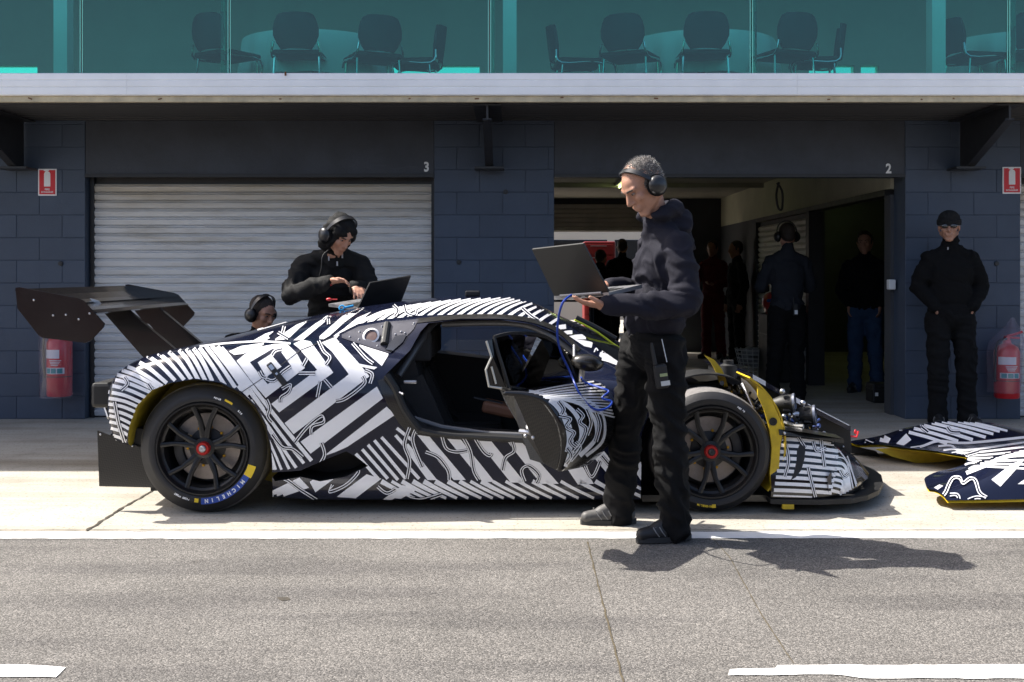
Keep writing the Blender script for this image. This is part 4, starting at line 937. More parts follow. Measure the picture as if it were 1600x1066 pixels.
# ---- wheels
def wheel(x, z, r, yout, out, w, name_i, steer=0.0, stickers=0, a_off=0.0):
    """out = -1: outer face towards -Y"""
    root = bpy.data.objects.new('wheel', None); 
    ax = Vector((math.sin(steer)*-1, out, 0)).normalized() if steer else Vector((0, out, 0))
    c = Vector((x, yout, z)); up = Vector((0, 0, 1)); side = up.cross(ax)
    ri = .243
    mb = MB()
    tp = [(-.03, ri-.006), (-.004, ri), (.004, ri+.012), (.006, ri+.04), (.004, r-.06), (-.012, r-.028), (-.035, r-.008), (-.06, r)]
    prof = tp+[(-w+.06, r), (-w+.03, r-.01), (-w+.005, r-.05), (-w, ri+.03), (-w+.02, ri-.004)]
    mb.lathe(c, ax, prof[:7], 72, 0); mb.lathe(c, ax, prof[6:10], 72, 1); mb.lathe(c, ax, prof[9:], 72, 0)
    wh = mb.build('wheel', [M_RUBBER, M_TREAD if stickers != 1 else M_RUBBER], car, True, 50)
    mb = MB()
    mb.lathe(c, ax, [(-w+.02, ri-.008), (-.10, .215), (-.03, .225), (.004, ri+.003), (.010, ri+.001), (.010, ri-.006), (.002, .232), (-.010, .228), (-.020, .222), (-.026, .212), (-.05, .205), (-.09, .200), (-w+.04, .21)], 64)
    rim = mb.build('rim', M_RIM, wh, True, 40)
    for k in range(5):                                     # five twin spokes
        for s in (-1, 1):
            a0 = 2*math.pi*k/5+a_off+s*.10; a1 = 2*math.pi*k/5+a_off+s*.27
            d0 = up*math.cos(a0)+side*math.sin(a0); d1 = up*math.cos(a1)+side*math.sin(a1); am = (a0+a1)/2; dm = up*math.cos(am)+side*math.sin(am)
            sp = MB(); p = [c+ax*-.040+d0*.038, c+ax*-.030+(up*math.cos((a0*2+a1)/3)+side*math.sin((a0*2+a1)/3))*.085, c+ax*-.026+dm*.15, c+ax*-.014+d1*.226]
            secs = []
            for q, ww, hh in zip(p, (.024, .017, .0125, .0155), (.028, .026, .022, .018)):
                t = (p[-1]-p[0]).normalized(); sd = t.cross(ax).normalized()
                secs.append([q+sd*ww+ax*-hh, q+sd*ww*.8+ax*.000, q+sd*ww*.3+ax*.004, q-sd*ww*.3+ax*.004, q-sd*ww*.8+ax*.0, q-sd*ww+ax*-hh])
            sp.grid(secs, closed_v=True); sp.build('spoke', M_RIM, wh, True, 45)
    mb = MB(); mb.lathe(c, ax, [(-.05, .058), (-.032, .055), (-.028, .034), (-.02, .033)], 32); mb.build('hub', M_RIM, wh, True)
    mb = MB(); mb.lathe(c, ax, [(-.03, .037), (-.008, .036), (.0, .031), (.0, .020), (-.015, .019)], 32); mb.build('centre_nut', M_RED, wh, True, 40)
    mb = MB(); mb.lathe(c, ax, [(-.03, .0185), (.006, .018), (.010, .014), (.010, .004), (.006, 0)], 20); mb.build('hub_pin', M_ALU if stickers == 2 else M_STEELBLK, wh, True, 40)
    mb = MB(); mb.lathe(c, ax, [(-.125, .095), (-.105, .095), (-.105, .178), (-.125, .178)], 48); disc = mb.build('brake_disc', M_DISC, wh, True, 30)
    mb = MB(); mb.lathe(c, ax, [(-.13, .03), (-.09, .05), (-.098, .098), (-.107, .100)], 36); mb.build('disc_bell', M_STEELBLK, wh, True)
    for k in range(10):
        a = 2*math.pi*k/10+.2; d = up*math.cos(a)+side*math.sin(a); b_ = MB(); b_.lathe(c+d*.104, ax, [(-.104, .0085), (-.094, .0085), (-.092, .005), (-.092, 0)], 6); b_.build('disc_bolt', M_GOLD, wh)
    cal = MB(); s_ = -1 if stickers == 2 else 1
    for k in range(8):
        pass
    cal.lathe(c, ax, [(-.10, .125), (-.085, .13), (-.080, .15), (-.085, .175), (-.10, .182), (-.14, .182)], 14, up=side*s_*(-1)*out, a0=-.62, a1=.62); cal.build('brake_caliper', M_STEELBLK, wh, True, 40)
    cv = MB(); cv.lathe(c, ax, [(-.150, .0), (-.150, .198)], 40); cv.build('wheel_backing', M_BLKM, wh)
    if stickers:
        def arc_text(txt, rad, a_mid, size, m, name, spacing=None, flip=False):
            mb = MB(); 
            for k, ch in enumerate(txt):
                a = a_mid+(k-(len(txt)-1)/2)*(spacing or size*.78)/rad
                d = up*math.cos(a)+side*math.sin(a); tx = -up*math.sin(a)+side*math.cos(a)
                put_text(mb, ch, size, c+d*rad+ax*.0078, tx, d, bold=.0012, sx=.9)
            mb.build(name, m, wh)
        def arc_patch(a0, a1, r0, r1, m, name, h=.0070):
            mb = MB(); n = 16; mb.grid([[c+(up*math.cos(a)+side*math.sin(a))*rr+ax*h for a in np.linspace(a0, a1, n)] for rr in (r0, r1)]); mb.build(name, m, wh)
        # angles run clockwise from the top as seen from outside
        sg = 1 if (side.x > 0) else -1
        if stickers == 2:
            arc_patch(R(121)*sg, R(181)*sg, .258, .292, M_TYB, 'tyre_label'); arc_patch(R(108)*sg, R(121)*sg, .257, .300, M_TYY, 'tyre_label')
            arc_text('MICHELIN' if sg > 0 else 'NILEHCIM', .274, R(152)*sg, .028, M_WHITE, 'tyre_lettering', .0315)
            arc_patch(R(184)*sg, R(188.5)*sg, .262, .283, M_TYY, 'tyre_label'); arc_patch(R(25)*sg, R(34)*sg, .281, .292, M_TYY, 'tyre_label')
            arc_text('PILOT SPORT', .274, R(203)*sg, .012, M_WHITE, 'tyre_lettering', .0078); arc_text('30/68', .279, R(17)*sg, .012, M_WHITE, 'tyre_lettering', .008); arc_text('R18', .279, R(46)*sg, .012, M_WHITE, 'tyre_lettering', .010)
        else:
            arc_text('S8M 30', .275, R(34)*sg, .012, M_WHITE, 'tyre_lettering', .008); arc_patch(R(176)*sg, R(180)*sg, .275, .294, M_TYY, 'tyre_label'); arc_text('MICHELIN', .285, R(188)*sg, .014, M_TYY, 'tyre_lettering', .010)
    return wh
RWX, RWZ, FWX, FWZ = -1.637, .345, 1.058, .326
wheel(RWX, RWZ, .345, NS, -1, .31, 0, 0, 2, R(2)); wheel(RWX, RWZ, .345, 2*CY-NS, 1, .31, 1)
wheel(FWX, FWZ, .326, NS+.01, -1, .30, 2, 0, 3, R(180)); wheel(FWX, FWZ, .326, 2*CY-NS-.01, 1, .30, 3)

# ---- rear wing, tail
M_WING = mat('wing_carbon', (.012, .010, .010), .2, coat=.5, var=.15, vscale=5)
EP = [(24, 450), (30, 449), (121, 466), (130, 470), (163, 506), (161, 512), (141, 533), (133, 536), (66, 528), (60, 524), (27, 482)]
wing = None
pts = [P(a, b, 6.15) for a, b in EP]
mb = MB(); mb.prism(pts, (0, .012, 0)); wing = mb.build('wing_endplate', M_WING, car)
mb = MB(); mb.prism([(p.x, 2*CY-6.162, p.z) for p in pts], (0, .012, 0)); mb.build('wing_endplate', M_WING, car)
for Yq in (6.1485,):
    for (px, py) in ((53, 469), (83, 493), (103, 492), (140, 490), (123, 499)): mb = MB(); mb.ball(P(px, py, Yq), .006, n=8, k=5); mb.build('endplate_bolt', M_ALU, wing, True)
mp = [(-2.215, 1.062), (-2.25, 1.078), (-2.33, 1.088), (-2.42, 1.092), (-2.50, 1.098), (-2.51, 1.092), (-2.42, 1.075), (-2.32, 1.060), (-2.25, 1.052)]
mb = MB(); mb.prism([(x, 6.163, z) for x, z in mp], (0, 2*(CY-6.163), 0)); mb.build('wing_main_plane', M_WING, car)
fp = [(-2.485, 1.105), (-2.53, 1.122), (-2.60, 1.155), (-2.655, 1.190), (-2.66, 1.184), (-2.60, 1.138), (-2.53, 1.104), (-2.49, 1.094)]
mb = MB(); mb.prism([(x, 6.163, z) for x, z in fp], (0, 2*(CY-6.163), 0)); mb.build('wing_flap', M_WING, car)
for y in (6.55, 6.85):
    mb = MB(); mb.prism([(-2.44, y, 1.088), (-2.49, y, 1.10), (-2.51, y, 1.125), (-2.46, y, 1.112)], (0, .012, 0)); mb.build('flap_bracket', M_ALU, car)
for y in (6.72, 7.30):
    q = MB(); q.prism([(-2.24, y, 1.058), (-2.40, y, 1.066), (-2.14, y, .77), (-1.93, y, .80)], (0, .045, 0)); q.build('wing_pylon', M_WING, car)
mb = MB(); mb.prism([P(152, 673, 6.2), P(235, 705, 6.2), P(240, 762, 6.2), P(155, 760, 6.2)], (0, .012, 0)); dp = mb.build('diffuser_fence', M_CARB, car)
mb = MB(); pp = [P(152, 673, 6.2), P(235, 705, 6.2), P(240, 762, 6.2), P(155, 760, 6.2)]; mb.prism([(p.x, 2*CY-6.212, p.z) for p in pp], (0, .012, 0)); mb.build('diffuser_fence', M_CARB, car)
mb = MB(); mb.prism([(-2.19, 6.215, .38), (-1.95, 6.215, .24), (-1.95, 6.215, .10), (-1.90, 6.215, .10), (-1.90, 6.215, .42), (-2.12, 6.215, .45)], (0, 2*(CY-6.215), 0)); mb.build('diffuser', M_BLKM, car)
for (px, py) in ((157, 679), (182, 687), (207, 697)): 
    mb = MB(); mb.ball(P(px, py, 6.195), .006, n=8, k=5); mb.build('fence_bolt', M_ALU, dp, True)
mb = MB(); mb.bb((-2.36, 6.45, .52), (-2.14, 7.6, .66), bev=.02); mb.build('rear_crash_bar', M_BLKM, car)
mb = MB(); mb.tube([(-2.25, 6.5, .50), (-2.22, 6.46, .43), (-2.16, 6.42, .39)], .02, 8); mb.tube([(-2.33, 6.6, .52), (-2.27, 6.5, .46)], .014, 8); mb.build('tow_eye', M_ALU, car, True)

# ---- exposed front end
mb = MB(); mb.bb((.86, 6.62, .08), (1.30, 7.44, .60), bev=.03); mb.build('front_tub', M_BLKM, car)
mb = MB(); mb.bb((.70, 6.20, .045), (1.75, 7.86, .08)); mb.build('floor', M_CARB, car)
mb = MB(); mb.bb((.80, 6.45, .60), (1.24, 7.6, .655), bev=.015); mb.build('scuttle_tray', M_CARB, car)
beam = [(1.24, .70), (1.36, .69), (1.95, .385), (1.99, .36), (2.0, .22), (1.85, .16), (1.30, .20), (1.24, .3)]
mb = MB(); mb.prism([(x, 6.78, z) for x, z in beam], (0, .50, 0)); bm_ = mb.build('nose_structure', M_BLKM, car)
tp = [(1.22, .715), (1.37, .70), (1.60, .575), (1.97, .385)]
mb = MB(); mb.grid([[Vector((x, y, z)) for x, z in tp] for y in (6.70, 7.36)]); mb.grid([[Vector((x, 6.70, z-dz)) for x, z in tp] for dz in (0, .03)]); mb.build('nose_cover', M_NAVY, car)
for (x0, x1) in ((1.40, 1.475), (1.62, 1.70), (1.72, 1.96)):
    zz = lambda x: float(np.interp(x, [p[0] for p in tp], [p[1] for p in tp]))
    mb = MB(); mb.grid([[Vector((x, y, zz(x)+.003)) for x in np.linspace(x0, x1, 3)] for y in (6.699, 7.0 if x0 < 1.7 else 6.73)]); mb.grid([[Vector((x, 6.697, zz(x)+.003-dz)) for x in np.linspace(x0, x1, 3)] for dz in (0, .028 if x0 < 1.7 else .006)]); mb.build('cover_stripe', M_VINYL, bm_)
mb = MB()
for k in range(9): mb = MB(); mb.ball((1.70+.03*k+random.uniform(-.01, .01), 6.776, .33-.012*k+random.uniform(-.03, .03)), .006, n=8, k=5); mb.build('rivet', M_ALU, bm_, True)
mb = MB(); mb.tube([(1.98, 6.85, .31), (2.05, 6.85, .30), (2.06, 6.85, .335)], .006, 8); mb.ball((2.045, 6.86, .33), (.009, .005, .014)); mb.build('tow_hook', mat('tow_red', (.75, .05, .06), .4), car, True)
def arcsheet(c, r0, r1, a0, a1, y0, y1, name, m, n=14, th=.008):
    rows = []
    for k in range(n+1):
        a = a0+(a1-a0)*k/n; r = r0+(r1-r0)*k/n; d = Vector((math.cos(a), 0, math.sin(a)))
        rows.append([c+d*r+Vector((0, y0, 0)), c+d*r+Vector((0, y1, 0)), c+d*(r+th)+Vector((0, y1, 0)), c+d*(r+th)+Vector((0, y0, 0))])
    mb = MB(); mb.grid(rows, closed_v=True); mb.f += [(0, 1, 2, 3), tuple(len(mb.v)-4+i for i in (3, 2, 1, 0))]; mb.m += [0, 0]
    return mb.build(name, m, car, True, 40)
fc = Vector((FWX, 0, FWZ))
ln = arcsheet(fc, .44, .365, R(62), R(-35), 6.13, 6.50, 'wheel_liner', M_YEL)
arcsheet(fc, .38, .40, R(118), R(60), 6.32, 6.62, 'wheel_liner', M_BLKM)
fl_ = [(1184, 604), (1196, 612), (1208, 630), (1218, 652), (1224, 672), (1219, 700), (1217, 735), (1205, 768), (1203, 740), (1206, 700), (1202, 668), (1194, 640), (1184, 618)]
mb = MB(); mb.prism([P(a, b, 6.125) for a, b in fl_], (0, .02, 0)); mb.build('liner_flange', M_YEL, ln)
mb = MB(); mb.lathe(P(1208, 659, 6.122), (0, -1, 0), [(0, .022), (.004, .021), (.004, .012), (.001, .011), (.001, 0)], 18); mb.build('liner_grommet', M_BLKM, ln, True)
fin = [(1101, 555), (1116, 562), (1128, 577), (1134, 592), (1138, 606), (1128, 612), (1124, 600), (1121, 585), (1112, 568)]
mb = MB(); mb.prism([P(a, b, 6.45) for a, b in fin], (0, .03, 0)); mb.build('duct_fin', M_YEL, car)
for (px, py, sc) in ((1226, 632, 1.0), (1258, 650, 1.0)):                       # twin lamp motors
    c = P(px, py, 6.42); a = Vector((.93, -.33, .1)).normalized()
    mb = MB(); mb.lathe(c, a, [(-.06, 0), (-.06, .036), (-.02, .05), (.0, .052), (.045, .056), (.05, .050), (.05, 0)], 24); lm = mb.build('headlamp_module', M_BLKM, car, True, 40)
    mb = MB(); mb.lathe(c, a, [(.046, .058), (.058, .059), (.060, .048)], 24); mb.build('lamp_ring', mat('ring_blue', (.22, .24, .30), .3, metal=.6), lm, True)
    for k in range(7):
        an = R(40+k*40); d = (Vector((0, 0, 1))*math.cos(an)+a.cross(Vector((0, 0, 1)))*math.sin(an)); mb = MB(); mb.box(c+d*.054+a*.02, (.045, .01, .01)); mb.build('cooling_fin', M_STEELBLK, lm)
    mb = MB(); mb.ball(c+Vector((-.02, -.03, .075)), .016, n=10, k=6); mb.build('lamp_cap', M_ALU, lm, True)
rnd = random.Random(4)
M_HOSES = [M_BLKM, M_STEELBLK, M_ALU, mat('hose_blue', (.02, .05, .2), .4), M_BLKM, M_CARB, M_STEELBLK]
for k in range(80):                                        # suspension, hoses and fittings
    px = rnd.uniform(1125, 1275); py = 600+(px-1125)*.42+rnd.uniform(-6, 34); c = P(px, py, rnd.uniform(6.35, 6.75)); L = rnd.uniform(.03, .13)
    d = Vector((rnd.uniform(-1, 1), rnd.uniform(-.6, .6), rnd.uniform(-.8, .5))).normalized()
    mb = MB(); mb.tube(smooth_path([c-d*L/2, c+Vector((0, 0, rnd.uniform(-.03, .03))), c+d*L/2], 4), rnd.uniform(.005, .014), 8); mb.build('hose', rnd.choice(M_HOSES), car, True)
for k in range(60):
    px = rnd.uniform(1120, 1290); py = 604+(px-1120)*.38+rnd.uniform(0, 26); mb = MB(); mb.ball(P(px, py, rnd.uniform(6.35, 6.6)), rnd.uniform(.006, .014), n=10, k=6); mb.build('fitting', rnd.choice([M_ALU, M_ALU, M_GOLD, M_STEELBLK]), car, True)
for (a, b, r, m) in (((1128, 596, 6.55), (1172, 640, 6.35), .016, M_ALU), ((1118, 616, 6.5), (1158, 612, 6.4), .012, M_ALU), ((1150, 604, 6.5), (1168, 655, 6.3), .02, M_BLKM), ((1160, 600, 6.5), (1182, 650, 6.35), .012, M_ALU), ((1060, 610, 6.5), (1125, 598, 6.5), .02, M_BLKM)):
    mb = MB(); mb.tube([P(*a), P(*b)], r, 10); mb.build('suspension_arm', m, car, True)
mb = MB(); mb.lathe(P(1138, 590, 6.62), (0, 0, 1), [(0, 0), (0, .05), (.07, .05), (.08, .03), (.10, .03), (.10, 0)], 20); mb.build('fluid_reservoir', M_BLKM, car, True, 40)
mb = MB(); mb.prism([P(1158, 590, 6.58), P(1178, 603, 6.58), P(1188, 615, 6.58), P(1180, 625, 6.58), P(1166, 616, 6.58), P(1160, 604, 6.58)], (0, .02, 0)); mb.build('headlamp_bucket', M_ALU, car)
mb = MB(); mb.prism([P(1066, 582, 6.6), P(1108, 604, 6.6), P(1120, 606, 6.6), P(1118, 612, 6.6), P(1066, 606, 6.6)], (0, .25, 0)); mb.build('brake_duct', M_CARB, car)

# ---- front bumper and splitter
PL = [(1.375, .915, .085, .445), (1.50, .935, .085, .43), (1.65, .925, .085, .405), (1.76, .885, .09, .375), (1.83, .82, .09, .345), (1.90, .72, .095, .31), (1.99, .55, .10, .27), (2.06, .35, .10, .245), (2.095, .15, .10, .235), (2.10, 0, .10, .235)]
rows = []
full = PL+[(a, -b, c, d) for a, b, c, d in PL[-2::-1]]
for (x, hw, z0, z1) in full:
    sgn = 1 if hw >= 0 else -1; row = []
    for t, ins in ((0, .0), (.12, -.006), (.35, .012), (.6, .03), (.85, .055), (1, .08)):
        nx = min(1, max(0, (x-1.6)/.4)); row.append(Vector((x-ins*nx*1.6, CY-(hw-sgn*ins*(1-nx*.5)), z0+(z1-z0)*t)))
    row.append(row[-1]+Vector((-.04*nx, sgn*.05*(1-nx*.6), .004)))
    rows.append(row)
mb = MB(); mb.grid(rows); bme = mb.mesh(base_of(car), 'front_bumper', fix=False); BVH_BMP = bvh_of(bme, base_of(car))
bump = link_mesh('front_bumper', bme, M_BLACKP, car, True, 40)
VENT = [(1250, 693), (1258, 700), (1257, 716), (1252, 734), (1243, 746), (1236, 750), (1240, 740), (1244, 722), (1245, 705)]
wq = Wrap(BVH_BMP, .003, forbid=[VENT])
for k in range(10):
    y = 687+k*9.6; x0 = 1222-k*1.6 if k < 9 else 1208; wq.line([(x0, y-1+k*.35), ((x0+1300)/2, y+2+k*.2), (1309-max(0, k-3)*2.0, y+9-k*.35)], 5.4)
for k in range(8):
    x = 1309-k*1.6; wq.line([(x, 706+k*8.6), (x+14+k*.3, 713+k*8.3), (1337-k*4.6, 760+k*2.8)], 4.8 if k > 1 else 2.2)
wq.line([(1310, 704), (1325, 725), (1338, 757)], 2)
for pl in ([(1247, 683), (1258, 700)], [(1282, 688), (1285, 710), (1288, 730)], [(1262, 730), (1268, 755), (1275, 780)], [(1228, 695), (1232, 720), (1226, 745)], [(1270, 690), (1276, 705), (1290, 700)], [(1312, 735), (1318, 745), (1325, 740)]): wq.dbl(pl, 1.3, 3.2)
wq.build('wrap_stripe', M_VINYL, bump)
patch(VENT, .0022, 'brake_vent', M_BLKM, bump, 4, BVH_BMP)
mb = MB(); q = [P(1290, 745, 6.14), P(1296, 736, 6.14), P(1301, 748, 6.20), P(1297, 775, 6.16), P(1291, 765, 6.13)]; mb.prism([v+Vector((0, -.03, 0)) for v in q], (.02, .05, 0)); mb.build('dive_plane', M_NAVY, bump)
mb = MB(); mb.prism([P(1217, 671, 6.12), P(1260, 676, 6.12), P(1318, 686, 6.18), P(1319, 693, 6.18), P(1260, 684, 6.115), P(1218, 680, 6.115)], (0, .16, .004)); lid = mb.build('bumper_flange', M_CARB, bump)
mb = MB(); mb.ball(P(1226, 677, 6.105), .008, n=10, k=6); mb.build('flange_bolt', M_ALU, lid, True)
sp = [(1.37, .93), (1.62, .955), (1.80, .92), (1.92, .82), (2.02, .68), (2.12, .45), (2.19, .2), (2.21, 0)]
sp = sp+[(x, -y) for x, y in sp[-2::-1]]
mb = MB(); mb.prism([(x, CY-y, .052) for x, y in sp], (0, 0, .026)); mb.build('splitter', M_BLKM, car)
mb = MB(); mb.box((1.46, 6.10, .04), (.06, .03, .025)); mb.build('skid_block', M_YEL, car)
# ------------------------------------------------------------------ people
M_SKIN = mat('skin', (.40, .205, .135), .5, var=.10, vscale=30, bump=.05, bscale=150)
M_SKIN2 = mat('skin_tanned', (.30, .14, .085), .5, var=.10, vscale=30)
M_LIP = mat('lips', (.42, .17, .13), .5)
M_EYEW = mat('eye_white', (.22, .17, .15), .3); M_IRIS = mat('iris', (.03, .02, .015), .2)
def cloth(name, col, rough=.85, sheen=.25, bscale=320, bump=.25, var=.12):
    return mat(name, col, rough, var=var, vscale=7, bump=bump, bscale=bscale, sheen=0, spec=.22)
M_HOODIE = cloth('navy_fleece', (.012, .012, .020)); M_BLKCL = cloth('black_cloth', (.0045, .0045, .005), .95); M_BLKTR = cloth('black_trousers', (.0055, .0055, .006), .9)
M_SHELL = cloth('black_softshell', (.006, .006, .0065), .75, .1); M_DENIM = cloth('blue_denim', (.03, .06, .12)); M_DKRED = cloth('dark_red_suit', (.10, .012, .015)); M_GREYT = cloth('charcoal_top', (.02, .022, .028))
M_HAIRG = mat('grey_hair', (.115, .10, .09), .7, var=.75, vscale=120, bump=.6, bscale=260); M_HAIRB = mat('brown_hair', (.025, .015, .01), .6, var=.4, vscale=80, bump=.6, bscale=260)
M_KNIT = mat('black_knit', (.007, .007, .008), .95, bump=.6, bscale=220)
M_PHONE = mat('headset_black', (.012, .012, .013), .35, coat=.2); M_SHOE = mat('shoe_black', (.016, .016, .017), .5, var=.3, vscale=30); M_SHOE_SUNLIT = mat('shoe_sunlit', (.07, .068, .066), .6, var=.35, vscale=40)  # the paler shoe copy has the sunlight on that foot put into its colour
M_LACE = mat('lace_grey', (.22, .22, .22), .6); M_SOLE = mat('shoe_sole', (.03, .03, .03), .8)

def cap_v(mb, p0, p1, r0, r1, n=14):
    p0, p1 = Vector(p0), Vector(p1); d = p1-p0; L = d.length
    if L < 1e-5: mb.ball(p0, r0, n=n, k=8); return
    t = d/L; a = Vector((0, 0, 1)) if abs(t.z) < .9 else Vector((1, 0, 0)); u = t.cross(a).normalized(); w = t.cross(u); rows = []
    for k in range(5): ph = -math.pi/2+math.pi/2*k/4; rows.append((p0+t*r0*math.sin(ph), max(r0*math.cos(ph), 1e-4)))
    for k in range(5): ph = math.pi/2*k/4; rows.append((p1+t*r1*math.sin(ph), max(r1*math.cos(ph), 1e-4)))
    mb.grid([[c+(u*math.cos(2*math.pi*j/n)+w*math.sin(2*math.pi*j/n))*r for j in range(n)] for c, r in rows], closed_v=True)
    k = len(mb.v); mb.f += [tuple(range(k-10*n, k-9*n)), tuple(range(k-n, k))]; mb.m += [0, 0]
class Blob:
    """tapered limbs and ellipsoids fused into one continuous skin"""
    def __init__(s): s.mb = MB()
    def cap(s, p0, p1, r0, r1=None): cap_v(s.mb, p0, p1, r0, r0 if r1 is None else r1); return s
    def chain(s, pts, rs):
        for i in range(len(pts)-1): s.cap(pts[i], pts[i+1], rs[i], rs[i+1])
        return s
    def ell(s, c, r, rot=None): s.mb.ball(c, r, n=18, k=12, rot=rot); return s
    def build(s, name, m, parent, voxel=.010, smooth=4, wr=None, sub=False):
        base = base_of(parent); me = s.mb.mesh(base, name); o = bpy.data.objects.new(name, me); C.objects.link(o)
        md = o.modifiers.new('r', 'REMESH'); md.mode = 'VOXEL'; md.voxel_size = voxel; md.use_smooth_shade = True
        if smooth: md = o.modifiers.new('s', 'SMOOTH'); md.iterations = smooth; md.factor = .5
        me2 = eval_mesh(o); bpy.data.objects.remove(o)
        if wr:                                             # folds: ridged noise pushed along the normals
            amp, fr, sq, seed = wr
            co = np.empty(len(me2.vertices)*3); me2.vertices.foreach_get('co', co); co = co.reshape(-1, 3)
            nn = np.array([v.normal[:] for v in me2.vertices])
            out = co.copy()
            for i in range(len(co)):
                c = Vector(co[i]); wv = noise.noise(c*4+Vector((seed, 0, 0))); q = Vector((c.x*fr*.9+wv*1.6, c.y*fr*.9, c.z*fr*sq+seed+c.x*fr*.9+wv))
                f = (1-min(1, abs(noise.noise(q))*2.6))**1.3; f2 = (1-min(1, abs(noise.noise(q*2.2+Vector((seed, 3, 1))))*2.6))**1.3
                out[i] += nn[i]*amp*(f*1.1+f2*.55-.45)
            me2.vertices.foreach_set('co', out.ravel()); me2.update()
        return link_mesh(name, me2, m, parent, True)

def frame(fwd, up=Vector((0, 0, 1))):
    f = Vector(fwd).normalized(); u = (Vector(up)-f*Vector(up).dot(f)).normalized(); r = f.cross(u); return f, u, r     # r = the person's right
def head_blob(b, c, f, u, r, s=1.0):
    q = lambda a, h, w=0: c+(f*a+u*h+r*w)*s
    R3 = Matrix((r, f, u)).transposed()
    b.ell(q(-.012, .035), (.076*s, .094*s, .088*s), R3); b.ell(q(.028, -.030), (.062*s, .064*s, .085*s), R3); b.ell(q(.045, .030), (.060*s, .048*s, .06*s), R3)
    b.cap(q(.066, -.100, -.012), q(.066, -.100, .012), .022*s)                            # chin
    for w in (-1, 1):
        b.cap(q(.055, -.085, .018*w), q(-.015, -.055, .060*w), .022*s, .018*s)               # jaw line
        b.ell(q(.060, -.018, .038*w), (.026*s, .028*s, .026*s), R3)                           # cheek
        b.cap(q(.090, .028, .012*w), q(.074, .030, .048*w), .0115*s, .011*s)                  # brow
        b.ell(q(-.012, -.008, .079*w), (.010*s, .018*s, .031*s), R3)                          # ear
    b.cap(q(.088, .018), q(.110, -.026), .0095*s, .0135*s); b.ell(q(.098, -.031, .011), .0085*s); b.ell(q(.098, -.031, -.011), .0085*s)   # nose
    b.cap(q(.088, -.058, -.018), q(.088, -.058, .018), .0105*s); b.cap(q(.086, -.071, -.014), q(.086, -.071, .014), .010*s)            # lips
def hand(b, wrist, d, palm_n, thumb_side, curl=(.35, .35, .3), s=1.0, spread=.12):
    """d: direction of the fingers, palm_n: where the palm faces, thumb_side: +1/-1"""
    d = Vector(d).normalized(); pn = Vector(palm_n); pn = (pn-d*pn.dot(d)).normalized(); sd = d.cross(pn)*thumb_side
    w = Vector(wrist)
    b.cap(w, w+d*.03*s, .026*s, .026*s)
    for k in (-1, 0, 1): b.cap(w+d*.03*s+sd*.018*k*s, w+d*.082*s+sd*.026*k*s, .0165*s, .013*s)
    tips = []
    for k, L in enumerate((.072, .082, .076, .060)):
        off = (1.5-k)*.0195*s; base = w+d*.085*s+sd*off; ang = 0; dirv = (d+sd*(1.5-k)*spread).normalized(); p = base; rad = .0098*s
        for j, fr in enumerate((.42, .32, .26)):
            ang += curl[j]; dv = dirv*math.cos(ang)+pn*math.sin(ang); q = p+dv*L*fr*s; b.cap(p, q, rad, rad*.9); p = q; rad *= .9
        tips.append(p)
    p = w+d*.028*s+sd*.024*s; q = p+(d*.6+sd*.75+pn*.25).normalized()*.040*s; t = q+(d*.9+sd*.25+pn*.35).normalized()*.034*s
    b.cap(p, q, .0145*s, .012*s).cap(q, t, .0115*s, .0095*s)
    return tips
def headset(parent, c, f, u, r, s=1.0, behind=0.0, tilt=0.25, bo=.008, bw=1.0):
    q = lambda a, h, w=0: c+(f*a+u*h+r*w)*s
    hs = None
    pts = []
    for k in range(15):
        a = math.pi*k/14; ph = tilt; rr = 1/math.sqrt((math.cos(ph)/.092)**2+(math.sin(ph)/.100)**2)+bo
        sa = math.sin(a)**.75; pts.append(q(-.012+math.sin(ph)*rr*sa, -.005+(.040+math.cos(ph)*rr)*sa, .097*math.cos(a)))
    mb = MB()
    for i in range(len(pts)-1):
        pass
    rows = []
    for i, p in enumerate(pts):
        t = (pts[min(i+1, 14)]-pts[max(i-1, 0)]).normalized(); fw = (f-t*f.dot(t)).normalized(); nn = t.cross(fw); ww = (.006+.010*math.sin(math.pi*i/14))*bw
        rows.append([p+fw*ww*s+nn*.004, p+fw*ww*s-nn*.004, p-fw*ww*s-nn*.004, p-fw*ww*s+nn*.004])
    mb.grid(rows, closed_v=True); hs = mb.build('headset_band', M_PHONE, parent, True, 40)
    for w in (-1, 1):
        cc = q(-.010, -.012, .078*w); ax = r*w
        mb = MB(); mb.lathe(cc, ax, [(0, .030*s), (.002, .042*s), (.016*s, .045*s), (.030*s, .040*s), (.040*s, .026*s), (.042*s, 0)], 24, up=u); cup = mb.build('ear_cup', M_PHONE, hs, True, 40)
        mb = MB(); mb.lathe(cc-ax*.002, ax, [(0, .028*s), (.0, .047*s), (.014*s, .049*s), (.016*s, .040*s)], 24, up=u); mb.build('ear_cushion', M_BLKCL, hs, True)
    return hs
def eyes(parent, c, f, u, r, s=1.0):
    q = lambda a, h, w=0: c+(f*a+u*h+r*w)*s
    for w in (-1, 1):
        mb = MB(); mb.ball(q(.0815, .010, .031*w), (.0125*s, .0085*s, .0055*s), n=12, k=8, rot=Matrix((r, f, u)).transposed()); e = mb.build('eye', M_EYEW, parent, True)
        mb = MB(); mb.ball(q(.0875, .009, .031*w), (.0062*s, .004*s, .005*s), n=10, k=6, rot=Matrix((r, f, u)).transposed()); mb.build('iris', M_IRIS, e, True)
        mb = MB(); mb.tube(smooth_path([q(.097, .026, .013*w), q(.095, .031, .030*w), q(.080, .029, .050*w)]), [.004*s]*12+[.002*s], 6); mb.build('eyebrow', M_HAIRB, parent, True)
